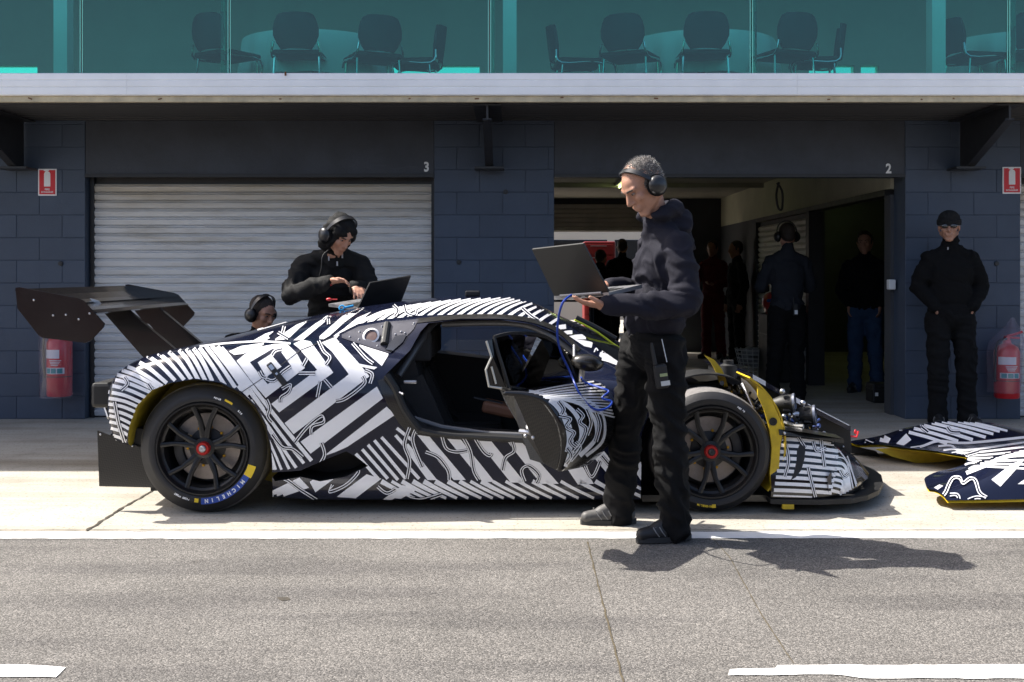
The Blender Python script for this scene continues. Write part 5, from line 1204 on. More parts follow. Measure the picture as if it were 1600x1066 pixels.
def shoe(parent, ankle, d, m, s=1.0, msole=None, zf=0.0):
    d = Vector((d[0], d[1], 0)).normalized(); a = Vector((ankle[0], ankle[1], zf)); sd = Vector((-d.y, d.x, 0)); b = Blob()
    b.cap(a-d*.045*s+Vector((0, 0, .045)), a+d*.06*s+Vector((0, 0, .047)), .040*s, .043*s); b.cap(a+d*.06*s+Vector((0, 0, .045)), a+d*.165*s+Vector((0, 0, .036)), .043*s, .033*s); b.cap(a+Vector((0, 0, .06)), a+Vector((0, 0, .115)), .043*s, .042*s)
    b.cap(a+d*.02*s+Vector((0, 0, .09)), a+d*.09*s+Vector((0, 0, .06)), .035*s, .035*s)
    sh = b.build('shoe', m, parent, .007, 3)
    out = []
    for k in range(20):
        t = 2*math.pi*k/20; x = math.cos(t)*.145+.055; y = math.sin(t)*(.047-.008*math.cos(t)); out.append(a+d*x*s+sd*y*s+Vector((0, 0, .001)))
    mb = MB(); mb.prism(out, (0, 0, .024)); mb.build('sole', msole or M_SOLE, sh)
    mb = MB()
    for k in range(4):
        c = a+d*(.055+.026*k)*s+Vector((0, 0, .098-.014*k)); mb.tube([c-sd*.026, c+Vector((0, 0, .012)), c+sd*.026], .003, 6)
    mb.build('lace', M_LACE, sh)
    mb = MB()
    for k in range(4):
        for w_ in (-1, 1):
            c = a+d*(.0+.032*k)*s+Vector((0, 0, .03)); mb.tube([c+sd*w_*.040*s, c+d*.018+sd*w_*.043*s+Vector((0, 0, .022)), c+d*.03+sd*w_*.036*s+Vector((0, 0, .045))], .0028, 5)
    mb.build('side_stripe', M_LACE, sh)
    return sh
def person(base, label, group=None):
    return thing('person', base, label, 'person', group)

def build_person(t, J, look, vox=.010, detail=True):
    """J holds the joints in place coordinates; look the clothes"""
    f, u, r = frame(J['face'], J.get('up', (0, 0, 1))); hc = Vector(J['head']); s = look.get('hs', 1.0)
    b = Blob(); head_blob(b, hc, f, u, r, s)
    nk = Vector(J['neck']); b.cap(nk, hc-f*.012*s-u*.05*s, .058, .052)
    ch = Vector(J['chest']); pv = Vector(J['pelvis']); b.cap(ch, pv, .10, .09); b.cap(nk, ch, .06, .10)
    for sd in 'LR':
        sh, el, wr_ = (Vector(J[k+sd]) for k in ('sh', 'el', 'wr')); b.chain([ch, sh, el, wr_], [.08, .045, .036, .024])
        hp, kn, an = (Vector(J[k+sd]) for k in ('hip', 'kn', 'an')); b.chain([pv, hp, kn, an, an-Vector((0, 0, .03))], [.08, .07, .05, .034, .034])
        if 'hd'+sd in J: hand(b, wr_, *J['hd'+sd])
    body = b.build('body', look['skin'], t, vox*.62 if detail else vox, 2)
    top = Blob(); fat = look.get('fat', 1.0); wd = look.get('wide', .10)
    shl, shr = Vector(J['shL']), Vector(J['shR']); ax = (shr-shl).normalized(); up = (nk-pv).normalized(); fw = J.get('body_f'); fw = Vector(fw) if fw is not None else up.cross(ax)*-1
    hem = pv+up*J.get('hem', -.06)
    R3 = Matrix((ax, ax.cross(up)*-1, up)).transposed()
    top.ell(ch, (.185*fat, .125*fat, .19), R3); top.ell(ch.lerp(pv, .5), (.17*fat, .125*fat, .19), R3); top.ell(hem+up*.10, (.172*fat, .13*fat, .125), R3)
    top.cap(nk-up*.035, shl, .062, .055); top.cap(nk-up*.035, shr, .062, .055); top.cap(shl, ch, .060, .1); top.cap(shr, ch, .060, .1); top.cap(nk-up*.03, ch, .07, .10)
    for sd in 'LR':
        sh, el, wr_ = (Vector(J[k+sd]) for k in ('sh', 'el', 'wr'))
        cuff = wr_.lerp(el, .04); top.chain([sh, sh.lerp(el, .5), el, el.lerp(cuff, .5), cuff], [.066*fat, .069*fat, .061*fat, .055*fat, .046])
    if look.get('hood') == 'down':
        hp_ = []
        for k in range(11):
            a = R(-125+k*25); g = Vector((f.x, f.y, 0)).normalized(); hp_.append(nk-g*math.cos(a)*.085+r*math.sin(a)*.085+Vector((0, 0, .028+.022*math.cos(a))))
        top.chain(hp_, [.026]+[.036]*9+[.026])
        back = nk-Vector((f.x, f.y, 0)).normalized()*.105; top.ell(back+Vector((0, 0, -.03)), (.085, .085, .085)); top.ell(back-Vector((f.x, f.y, 0)).normalized()*.02+Vector((0, 0, -.10)), (.075, .07, .09))
    elif look.get('hood') == 'collar':
        top.cap(nk-u*.01, nk+u*.055, .070, .066)
    else: top.cap(nk-u*.02, nk+u*.02, .070, .066)
    jk = top.build(look.get('topname', 'jacket'), look['top'], t, vox, 5, look.get('wr', (.012, 5, 1.5, 1.0)))
    tr = Blob(); tr.ell(pv+Vector((0, 0, -.02)), (.165*fat, .125*fat, .13), R3)
    lf = look.get('legw', 1.0)
    for sd in 'LR':
        hp, kn, an = (Vector(J[k+sd]) for k in ('hip', 'kn', 'an'))
        tr.chain([pv.lerp(hp, .7), hp, hp.lerp(kn, .5), kn, kn.lerp(an, .5), an+Vector((0, 0, .0)), an-Vector((0, 0, .05))], [.10*lf, .100*lf, .090*lf, .077*lf, .072*lf, .070*lf, .074*lf])
    tr.build(look.get('trname', 'trousers'), look['bot'], t, vox, 4, look.get('wr2', (.013, 4.5, 2.0, 4.0)))
    for sd in 'LR':
        if 'toe'+sd in J: shoe(t, J['an'+sd], J['toe'+sd], look.get('shoe', M_SHOE) if not isinstance(look.get('shoe'), dict) else look['shoe'][sd], 1.0, zf=J.get('zf', 0.0))
    if look.get('hair'):
        hb = Blob(); q = lambda a, h, w=0: hc+(f*a+u*h+r*w)*s; R4 = Matrix((r, f, u)).transposed(); th = look.get('hairth', 0.0)
        hb.ell(q(-.020, .046), ((.0785+th)*s, (.094+th)*s, (.083+th)*s), R4); hb.ell(q(-.045, .0), ((.070+th)*s, (.062+th)*s, .075*s), R4)
        for w in (-1, 1): hb.ell(q(-.01, .015, .062*w), (.018*s, .04*s, .045*s), R4)
        hb.build('hair', look['hair'], body, vox*.62, 3, (.0022, 60, 1, 2.0))
    if look.get('stubble'):                                # cropped hair: thousands of short blades standing off the scalp
        hm = [o_ for o_ in body.children if o_.name.startswith('hair')][0].data; rh = random.Random(5); mbw, mbd = MB(), MB(); ps = list(hm.polygons); bb_ = base_of(t)
        for k_ in range(9000):
            pg = rh.choice(ps); cc = pg.center+bb_; nn_ = pg.normal
            rel = cc-hc; hgt = rel.dot(u); fr = rel.dot(f)
            if fr > .055 and hgt < .062: continue
            dv = (nn_+Vector((rh.uniform(-.6, .6), rh.uniform(-.6, .6), rh.uniform(-.3, .7)))).normalized(); sd_ = dv.cross(Vector((rh.uniform(-1, 1), rh.uniform(-1, 1), rh.uniform(-1, 1)))).normalized()
            cc = cc+Vector((rh.uniform(-.004, .004), rh.uniform(-.004, .004), rh.uniform(-.004, .004))); L_ = rh.uniform(.006, .012)
            (mbw if rh.random() < look['stubble'] else mbd).add([cc-sd_*.0008-nn_*.003, cc+sd_*.0008-nn_*.003, cc+dv*L_], [(0, 1, 2)])
        tag(mbw.build('grey_hairs', mat('hair_silver', (.52, .50, .47), .5), body, fix=False), kind='stuff'); tag(mbd.build('dark_hairs', mat('hair_dark', (.05, .042, .036), .5), body, fix=False), kind='stuff')
    if look.get('beanie'):
        hb = Blob(); q = lambda a, h, w=0: hc+(f*a+u*h+r*w)*s; R4 = Matrix((r, f, u)).transposed()
        hb.ell(q(-.010, .062), (.092*s, .108*s, .082*s), R4); hb.build('beanie', M_KNIT, t, vox*.8, 3)
        mb = MB(); rows = []
        for k in range(25):
            a = 2*math.pi*k/24; p = q(-.008+math.cos(a)*.108, .040-.006*math.cos(a), math.sin(a)*.092); o = (p-q(-.008, .04)).normalized()
            rows.append([p-u*.022-o*.004, p-u*.022+o*.006, p+u*.022+o*.007, p+u*.024-o*.004])
        mb.grid(rows, closed_v=True); mb.build('beanie_cuff', M_KNIT, t, True, 50)
    if look.get('eyes'): eyes(body, hc, f, u, r, s)
    return body, jk, f, u, r, hc

# ---- the engineer with the laptop, standing by the front wheel
hero = person((.66, 5.62, 0), 'grey-haired man in navy hoodie and headset holding a laptop beside the front wheel')
J = dict(head=(.628, 5.50, 1.692), face=(-.80, -.36, -.66), neck=(.70, 5.56, 1.535), chest=(.74, 5.60, 1.30), pelvis=(.70, 5.66, .93), hem=.02,
         shL=(.785, 5.44, 1.41), elL=(.82, 5.36, 1.13), wrL=(.44, 5.285, 1.125), shR=(.70, 5.76, 1.41), elR=(.66, 5.84, 1.15), wrR=(.48, 5.64, 1.215),
         hipL=(.735, 5.56, .90), knL=(.755, 5.52, .49), anL=(.775, 5.50, .10), hipR=(.645, 5.75, .90), knR=(.575, 5.81, .49), anR=(.545, 5.86, .10), toeL=(-.95, -.30), toeR=(-1, -.10),
         hdL=((-1, .10, .10), (0.05, 0.15, 1), -1, (.10, .25, .2)), hdR=((-.9, -.25, -.15), (0, 0, -1), 1, (.3, .4, .3)))
hb, hj, f, u, r, hc = build_person(hero, J, dict(skin=M_SKIN, top=M_HOODIE, bot=M_BLKTR, hood='down', hair=M_HAIRG, hairth=-.004, stubble=.5, topname='hoodie', fat=1.06, legw=1.02, shoe=dict(L=M_SHOE, R=M_SHOE_SUNLIT), eyes=True, wr=(.015, 4.5, 1.5, 2.2), wr2=(.016, 4.0, 2.2, 1.5), hs=1.06), .0095)
headset(hero, hc, f, u, r, 1.08, tilt=.62, bo=-.004, bw=.85)
mb = MB(); c = P(1033, 588, 5.405); mb.box(c, (.062, .035, .115), bev=.012, rot=Matrix.Rotation(R(-8), 3, 'Y')); rad = mb.build('radio', M_BLKM, hero)
mb = MB(); mb.tube([P(1024, 570, 5.40), P(1019, 545, 5.40), P(1018, 536, 5.40)], [.010, .009, .006], 8); mb.build('aerial', M_BLKM, rad, True)
mb = MB(); mb.box(P(1037, 586, 5.386), (.035, .004, .014), rot=Matrix.Rotation(R(-8), 3, 'Y')); mb.build('radio_screen', mat('lcd', (.30, .36, .18), .4), rad)
mb = MB(); mb.box(P(1040, 599, 5.386), (.042, .004, .022), rot=Matrix.Rotation(R(-8), 3, 'Y')); mb.build('keypad', mat('keypad_grey', (.5, .52, .52), .5), rad)
mb = MB(); mb.tube([P(1034, 530, 5.42), P(1042, 566, 5.41)], .0022, 6); mb.build('pen', M_ALU, hero)
HB = bvh_of(hj.data, base_of(hero)); zp = [HB.ray_cast(Vector((0, 0, CAMH)), (P(px, py, 5)-Vector((0, 0, CAMH))).normalized())[0] for px, py in ((996, 352), (992, 362), (988, 374), (985, 388))]
zp = [z for z in zp if z is not None]
if len(zp) > 1: mb = MB(); mb.tube(zp, .004, 6); mb.build('hoodie_zip', M_ALU, hero, True)

# ---- laptops
M_LID = mat('laptop_lid', (.009, .009, .0095), .5, var=.08, vscale=40); M_LAPG = mat('laptop_grey', (.22, .22, .23), .4, metal=.4); M_SCR = mat('laptop_screen', (.01, .012, .015), .12)
def laptop(N0, F0, baseN, baseF, topN, topF, label, lid=M_LID):
    """hinge corners near/far, the outer corners of the keyboard half and the top corners of the lid"""
    N0, F0, bN, bF, tN, tF = (Vector(v) for v in (N0, F0, baseN, baseF, topN, topF))
    t = thing('laptop', (N0+F0)/2, label, 'laptop', 'laptops in use beside the car')
    def plate(a, b, c, d, th, name, m, parent):
        n = (b-a).cross(d-a).normalized(); n = n if n.z > 0 else -n; mb = MB(); mb.prism([a, b, c, d], n*-th); return mb.build(name, m, parent), n
    bs, n = plate(N0, F0, bF, bN, .018, 'keyboard_base', M_LAPG, t)
    mb = MB(); ux = (F0-N0)/12; uy = (bN-N0)
    for i in range(11):
        for k in range(5):
            o = N0+ux*(.6+i)+uy*(.10+k*.09)+n*.001; mb.prism([o, o+ux*.8, o+ux*.8+uy*.07, o+uy*.07], n*.0025)
    tag(mb.build('keys', M_BLKM, bs), kind='stuff')
    tp = N0.lerp(F0, .36)+uy*.62+n*.0012; mb = MB(); mb.prism([tp, tp+ux*3.4, tp+ux*3.4+uy*.27, tp+uy*.27], n*.001); mb.build('touchpad', M_LAPG, bs)
    mb = MB(); mb.prism([N0+n*.001, F0+n*.001, tF, tN], (F0-N0).cross(tN-N0).normalized()*.010); ld = mb.build('lid', lid, t)
    ln_ = (F0-N0).cross(tN-N0).normalized(); sg = 1 if ln_.dot(bN-N0) > 0 else -1; off = ln_*(.012 if sg > 0 else -.002)
    a, b, c, d = (N0.lerp(tF, .06)+off, F0.lerp(tN, .06)+off, tF.lerp(N0, .06)+off, tN.lerp(F0, .06)+off); mb = MB(); mb.add([a, b, c, d], [(0, 1, 2, 3)]); mb.build('screen', M_SCR, ld)
    mb = MB(); mb.tube([N0.lerp(F0, .12), N0.lerp(F0, .88)], .008, 8); mb.build('hinge', M_LAPG, t)
    return t
N0 = P(951, 457, 5.27); F0 = P(866, 463, 5.53); bv = Vector((.172, .180, .035))
lt = laptop(N0, F0, N0+bv, F0+bv, P(911, 381, 5.18), P(831, 390, 5.44), 'open black laptop with grey base held by the man in the navy hoodie')
mb = MB(); d_ = (F0-N0)
for (a, b) in ((.10, .42), (.5, .62)):
    p = N0+d_*a; q = N0+d_*b; nn = Vector((-.69, -.72, 0)); mb.prism([p+nn*.0012+Vector((0, 0, -.006)), q+nn*.0012+Vector((0, 0, -.006)), q+nn*.0012+Vector((0, 0, -.014)), p+nn*.0012+Vector((0, 0, -.014))], nn*.001)
mb.build('ports', M_BLKM, lt)
# ---- engineer leaning over the roof
p2 = person((-1.30, 8.12, 0), 'man in black hooded jacket and headset leaning over the car roof to a laptop')
J = dict(head=(-1.165, 7.76, 1.535), face=(.62, -.60, -.62), neck=(-1.205, 7.86, 1.445), chest=(-1.26, 8.0, 1.20), pelvis=(-1.28, 8.22, .90), hem=-.02,
         shL=(-1.05, 7.97, 1.335), elL=(-.95, 7.84, 1.12), wrL=(-1.03, 7.60, 1.185), shR=(-1.44, 7.95, 1.33), elR=(-1.49, 7.72, 1.125), wrR=(-1.205, 7.56, 1.222),
         hipL=(-1.18, 8.24, .88), knL=(-1.17, 8.22, .48), anL=(-1.17, 8.30, .10), hipR=(-1.38, 8.24, .88), knR=(-1.40, 8.22, .48), anR=(-1.40, 8.30, .10), toeL=(.1, -1), toeR=(-.1, -1),
         hdR=((.97, -.10, .10), (.1, -.3, -1), -1, (.35, .45, .35)), hdL=((.3, -.8, -.3), (0, 0, -1), 1, (.3, .4, .3)))
b2, j2, f, u, r, hc = build_person(p2, J, dict(skin=M_SKIN, top=M_SHELL, bot=M_BLKTR, hood='collar', eyes=True, wr=(.014, 4.5, 1.4, 5.2), fat=1.02), .011)
hd = Blob(); q = lambda a, h, w=0: hc+f*a+u*h+r*w; R4 = Matrix((r, f, u)).transposed()
hd.ell(q(-.018, .045), (.092, .104, .098), R4); hd.ell(q(-.045, -.02), (.088, .085, .11), R4); hd.ell(q(-.05, -.09), (.092, .08, .08), R4); hd.cap(q(.05, .055, -.05), q(.05, .055, .05), .036)
for w_ in (-1, 1): hd.cap(q(.045, .05, .06*w_), q(.03, -.06, .075*w_), .024, .024)
hd.build('hood', M_SHELL, p2, .009, 3, (.009, 7, 1.2, 3.0)); headset(p2, hc, f, u, r, 1.16, tilt=.3, bo=.010)
mb = MB(); mb.lathe((-1.20, 7.56, 1.2225), Vector((.97, -.10, .10)), [(-.014, .030), (-.014, .034), (.014, .032), (.014, .028)], 20); mb.build('wristband', mat('red_wristband', (.65, .03, .04), .5), p2, True)
mb = MB(); mb.tube(smooth_path([q(0, -.03, -.12), P(508, 395, 7.72), P(502, 420, 7.70), P(497, 440, 7.72)]), .004, 6); mb.build('headset_lead', M_BLKM, p2, True)
for (px, py) in ((514, 404), (527, 412), (535, 400)):
    mb = MB(); mb.box(P(px, py, 7.83), (.008, .02, .03)); mb.build('zip_pull', M_ALU, p2)
N1, F1 = P(558, 481, 7.02), P(626, 470, 7.22)
bb_ = Vector((-.20, .16, .02)); zr = Vector((0, 0, .0))
laptop(N1, F1, N1+bb_, F1+bb_, P(577, 441, 6.98), P(641, 430, 7.18), 'open black laptop resting on the striped car roof')
mb = MB(); mb.ball(P(514, 468, 7.16), (.018, .012, .010)); mb.tube([P(514, 468, 7.16), P(527, 468, 7.16)], .004, 6); tag(mb.build('memory_stick', mat('red_plastic', (.65, .04, .04), .4), None, True), 'small red memory stick plugged into the laptop on the car roof', 'memory stick')
mb = MB(); c = P(534, 481, 7.0); mb.lathe(c, Vector((-.1, -.9, .4)), [(-.006, .014), (0, .020), (.006, .014), (0, .010), (-.006, .014)], 18); mb.tube([c+Vector((.018, 0, 0)), c+Vector((.07, .01, .012))], .007, 8)
tag(mb.build('plug_connector', mat('cyan_plastic', (.02, .30, .62), .4), None, True), 'bright blue connector lying on the car roof by the laptop', 'connector')
# ---- crouching man behind the engine cover
p3 = person((-1.86, 8.50, 0), 'crouching man with headset and shaved head behind the engine cover')
J = dict(head=(-1.80, 8.30, .985), face=(.72, -.52, -.30), neck=(-1.83, 8.36, .85), chest=(-1.85, 8.42, .68), pelvis=(-1.88, 8.52, .36),
         shL=(-1.70, 8.36, .77), elL=(-1.62, 8.25, .52), wrL=(-1.55, 8.12, .48), shR=(-2.02, 8.34, .77), elR=(-2.0, 8.2, .52), wrR=(-1.85, 8.1, .50), hdL=((.3, -.8, 0), (0, 0, -1), 1), hdR=((.5, -.8, 0), (0, 0, -1), -1),
         hipL=(-1.78, 8.52, .36), knL=(-1.68, 8.22, .45), anL=(-1.70, 8.45, .10), hipR=(-1.98, 8.52, .36), knR=(-2.0, 8.25, .40), anR=(-2.0, 8.48, .10), toeL=(.2, -1), toeR=(-.1, -1))
b3, j3, f, u, r, hc = build_person(p3, J, dict(skin=M_SKIN, top=M_BLKCL, bot=M_BLKTR, hair=M_HAIRB, hairth=.003, eyes=True), .011); headset(p3, hc, f, u, r, 1.08, tilt=.2)
# ---- man in beanie against the wall
p4 = person((3.71, 9.72, 0), 'man in black beanie, sunglasses and black jacket, hands in pockets, standing against the pier')
X, Yq = 3.70, 9.72
J = dict(head=(X-.02, Yq-.02, 1.665), face=(-.34, -.92, -.06), neck=(X, Yq, 1.52), chest=(X, Yq+.01, 1.27), pelvis=(X-.01, Yq, .94), hem=-.10,
         shL=(X+.175, Yq, 1.40), elL=(X+.265, Yq+.03, 1.16), wrL=(X+.16, Yq-.085, .99), shR=(X-.175, Yq, 1.40), elR=(X-.265, Yq+.03, 1.16), wrR=(X-.16, Yq-.085, .99),
         hipL=(X+.10, Yq, .90), knL=(X+.125, Yq-.02, .49), anL=(X+.14, Yq, .10), hipR=(X-.10, Yq, .90), knR=(X-.11, Yq-.02, .49), anR=(X-.11, Yq, .10), toeL=(.2, -1), toeR=(-.25, -1),
         hdL=((-.5, .55, -1), (-1, 0, 0), 1), hdR=((.5, .55, -1), (1, 0, 0), -1))
b4, j4, f, u, r, hc = build_person(p4, J, dict(skin=M_SKIN, top=M_BLKCL, bot=M_BLKTR, beanie=True, hood='collar', fat=1.08, legw=1.06, wr=(.012, 4.5, 1.4, 9)), .011)
q = lambda a, h, w=0: hc+f*a+u*h+r*w
for w_ in (-1, 1):
    mb = MB(); mb.ball(q(.095, .012, .034*w_), (.032, .012, .019), rot=Matrix((r, f, u)).transposed()); mb.build('sunglasses_lens', M_DTINT, p4, True)
    mb = MB(); mb.tube([q(.085, .016, .062*w_), q(.0, .012, .082*w_)], .004, 6); mb.build('sunglasses_arm', M_ALU, p4)
mb = MB(); mb.box(q(.12, -.175, .01), (.008, .006, .022)); mb.build('zip_pull', M_ALU, p4)
# ---- people in the garage
def standing(x, y, h, fx, fy, label, look, arms='down', headset_on=False, group=None, lean=0):
    t = person((x, y, 0), label, group); k = h/1.80; fw = Vector((fx, fy, 0)).normalized(); rt = Vector((fw.y, -fw.x, 0)); o = Vector((x, y, 0))
    q = lambda a, hh, w=0: o+fw*a*k+Vector((0, 0, hh*k))+rt*w*k
    J = dict(head=q(.02, 1.655), face=fw+Vector((0, 0, look.get('nod', -.1))), neck=q(-.01, 1.51), chest=q(0, 1.27), pelvis=q(0, .94), hem=-.08*k,
             shL=q(0, 1.395, -.17), shR=q(0, 1.395, .17), hipL=q(0, .90, -.09), hipR=q(0, .90, .09), knL=q(.01, .49, -.11), knR=q(.01, .49, .10), anL=q(-.02+lean, .10, -.13), anR=q(0, .10, .11), toeL=fw-rt*.2, toeR=fw+rt*.2)
    if arms == 'front': J.update(elL=q(.04, 1.14, -.26), elR=q(.04, 1.14, .26), wrL=q(.25, 1.12, -.14), wrR=q(.25, 1.12, .14), hdL=(fw+rt*.5, (0, 0, 1), -1), hdR=(fw-rt*.5, (0, 0, 1), 1))
    elif arms == 'pocket': J.update(elL=q(-.02, 1.13, -.27), elR=q(-.02, 1.13, .27), wrL=q(.06, .97, -.165), wrR=q(.06, .97, .165), hdL=(Vector((0, 0, -1))+fw*.2, rt, 1), hdR=(Vector((0, 0, -1))+fw*.2, -rt, -1))
    else: J.update(elL=q(-.02, 1.12, -.25), elR=q(-.02, 1.12, .25), wrL=q(.06, .88, -.24), wrR=q(.06, .88, .24), hdL=(Vector((0, 0, -1))+fw*.15, rt, 1), hdR=(Vector((0, 0, -1))+fw*.15, -rt, -1))
    bb, jj, f, u, r, hc = build_person(t, J, look, .014, False)
    if headset_on: headset(t, hc, f, u, r, 1.10, tilt=.1)
    return t
g1 = standing(2.76, 11.55, 1.80, -.15, 1, 'man with headset and radio on his belt standing with his back turned in bay 2', dict(skin=M_SKIN2, top=M_GREYT, bot=M_BLKTR, hair=M_HAIRB, legw=1.05), 'front', True, lean=.10)
mb = MB(); mb.box(P(1243, 484, 11.38), (.05, .03, .12), bev=.01); mb.tube([P(1241, 478, 11.38), P(1240, 465, 11.38)], .006, 6); mb.build('radio', M_BLKM, g1); mb = MB(); mb.box(P(1244, 488, 11.362), (.03, .004, .04)); mb.build('radio_label', M_WHITE, g1)
standing(3.80, 12.4, 1.75, -.45, -1, 'man in dark jacket and blue jeans, hands in pockets, in the neighbouring garage doorway', dict(skin=M_SKIN, top=M_BLKCL, bot=M_DENIM, hair=M_HAIRB, eyes=True), 'pocket')
standing(3.02, 17.3, 1.80, -.6, -.8, 'person in dark red overalls standing deep inside bay 2', dict(skin=M_SKIN2, top=M_DKRED, bot=M_DKRED, hair=M_HAIRB), 'front')
standing(3.20, 16.4, 1.76, -1, -.2, 'person dressed all in black standing deep inside bay 2 beside the side wall', dict(skin=M_SKIN2, top=M_BLKCL, bot=M_BLKTR, hair=M_HAIRB), 'down')
standing(1.72, 18.0, 1.84, .2, 1, 'dark silhouetted person standing in the rear doorway of bay 2', dict(skin=M_SKIN2, top=M_BLKCL, bot=M_BLKTR, hair=M_HAIRB), 'front')
standing(1.32, 17.2, 1.64, .6, .8, 'shorter silhouetted person inside bay 2 in front of the rear doorway', dict(skin=M_SKIN2, top=M_BLKCL, bot=M_BLKTR, hair=M_HAIRB), 'front')
# ------------------------------------------------------------------ front clamshell lying on the apron
clam = thing('front_clamshell', (3.1, 7.2, 0), 'detached striped front clamshell lying on the apron beside the car nose', 'car panel')
CO = base_of(clam)
XLf = lambda y: float(np.interp(y, [6.20, 6.32, 6.6, 6.8, 6.95, 7.2, 7.5, 7.72, 7.88, 8.02, 8.14], [2.34, 2.285, 2.36, 2.58, 2.74, 2.84, 2.72, 2.52, 2.42, 2.37, 2.36]))
def ztop(x, y):
    far = np.interp(x, [2.35, 2.5, 2.7, 2.95, 3.3, 3.7, 4.0], [.075, .13, .205, .258, .245, .16, .10]); near = np.interp(x, [2.28, 2.4, 2.6, 2.85, 3.2, 3.6, 4.0], [.065, .105, .19, .275, .30, .22, .12])
    mid = np.interp(x, [2.6, 2.9, 3.3, 4.0], [.115, .135, .15, .09])
    a = math.exp(-((y-7.93)/.17)**2); b = math.exp(-((y-6.47)/.19)**2); t = mid+(far-mid)*a+(near-mid)*b
    e = min(1, max(0, (y-6.19)/.14), max(0, (8.16-y)/.10)); return .035+(t-.035)*(math.sin(e*math.pi/2)**.7 if e > 0 else 0)
rows = []; ys = np.concatenate([np.linspace(6.20, 6.7, 18), np.linspace(6.73, 7.65, 16), np.linspace(7.68, 8.15, 20)])
for y in ys: rows.append([Vector((XLf(y)+(3.95-XLf(y))*t, y, ztop(XLf(y)+(3.95-XLf(y))*t, y))) for t in np.linspace(0, 1, 44)])
mb = MB(); mb.grid(rows); cme = mb.mesh(CO, 'outer_skin', fix=False); BVH_CL = bvh_of(cme, CO); skin = link_mesh('outer_skin', cme, M_NAVY, clam, True)
mb = MB(); mb.grid([[p+Vector((0.004, 0, -.014)) for p in r_] for r_ in rows]); mb.build('inner_skin', M_YEL, clam, True)
mb = MB(); mb.prism([P(1368, 702, 7.74), P(1395, 714, 7.74), P(1432, 724, 7.74), P(1470, 722, 7.74), P(1512, 714, 7.74), P(1512, 700, 7.74), P(1430, 698, 7.74)], (0, .01, 0)); mb.build('fender_liner', M_YEL, clam)
mb = MB(); mb.prism([P(1545, 772, 6.42), P(1575, 777, 6.42), P(1640, 770, 6.42), P(1640, 740, 6.42), P(1580, 750, 6.42)], (0, .01, 0)); mb.build('fender_liner', M_YEL, clam)
mb = MB(); mb.prism([P(1328, 697, 8.08), P(1370, 706, 8.0), P(1375, 714, 8.0), P(1330, 708, 8.08)], (0, .06, 0)); mb.build('clam_edge', M_BLKM, clam)
wc = Wrap(BVH_CL, .003)
for a, b, ww in (((1420, 676), (1480, 694), 5), ((1428, 670), (1497, 690), 5), ((1438, 664), (1520, 688), 5.5), ((1450, 660), (1540, 684), 5), ((1466, 658), (1552, 679), 4.5), ((1484, 657), (1562, 675), 4), ((1504, 658), (1574, 674), 3.5)): wc.line([a, ((a[0]+b[0])/2, (a[1]+b[1])/2-1), b], ww)
wc.line([(1325, 695), (1363, 702), (1400, 702), (1437, 699), (1466, 690), (1510, 693), (1600, 684)], 4); wc.line([(1345, 686), (1375, 675), (1410, 672)], 3); wc.quad((1372, 697), (1378, 678), (1392, 686), (1386, 697)); wc.quad((1400, 694), (1416, 678), (1424, 688), (1412, 697))
for k in range(7): wc.line([(1466+k*8, 698+k*6), (1486+k*6.4, 697+k*5.4), (1510+k*6, 704+k*4.3), (1620, 689+k*7.5)], 3.4, 3)
wc.quad((1549, 750), (1582, 725), (1601, 719), (1563, 761)); wc.quad((1590, 757), (1640, 722), (1660, 724), (1612, 757)); wc.quad((1447, 770), (1468, 758), (1474, 760), (1452, 775)); wc.line([(1510, 740), (1540, 728), (1570, 715), (1620, 706)], 6)
for pl in ([(1447, 774), (1464, 781), (1476, 772), (1483, 758), (1490, 748), (1500, 748), (1505, 756), (1516, 749), (1524, 752), (1530, 770), (1541, 778)], [(1484, 774), (1496, 775), (1501, 792), (1510, 784), (1525, 778), (1540, 780)], [(1480, 668), (1486, 675), (1500, 676)], [(1440, 668), (1450, 676)], [(1500, 715), (1530, 706)], [(1352, 690), (1368, 696), (1380, 698)]): wc.dbl(pl, 1.6, 4.0)
wc.build('wrap_stripe', M_VINYL, skin)
# ------------------------------------------------------------------ blue data cable
mb = MB(); mb.tube(smooth_path([P(893, 461, 5.36), P(880, 472, 5.32), P(873, 495, 5.35), P(871, 525, 5.4), P(877, 552, 5.45), P(890, 580, 5.5), P(899, 602, 5.42), P(911, 624, 5.40), P(930, 640, 5.42), P(948, 638, 5.48), P(956, 628, 5.52), P(941, 622, 5.52), P(951, 612, 5.55), P(938, 606, 5.58), P(915, 598, 5.7), P(908, 590, 5.95)], 8), .0055, 8)
tag(mb.build('data_cable', mat('blue_cable', (.01, .045, .32), .35), None, True), 'thin blue data cable looping from the held laptop down to the open door', 'cable')
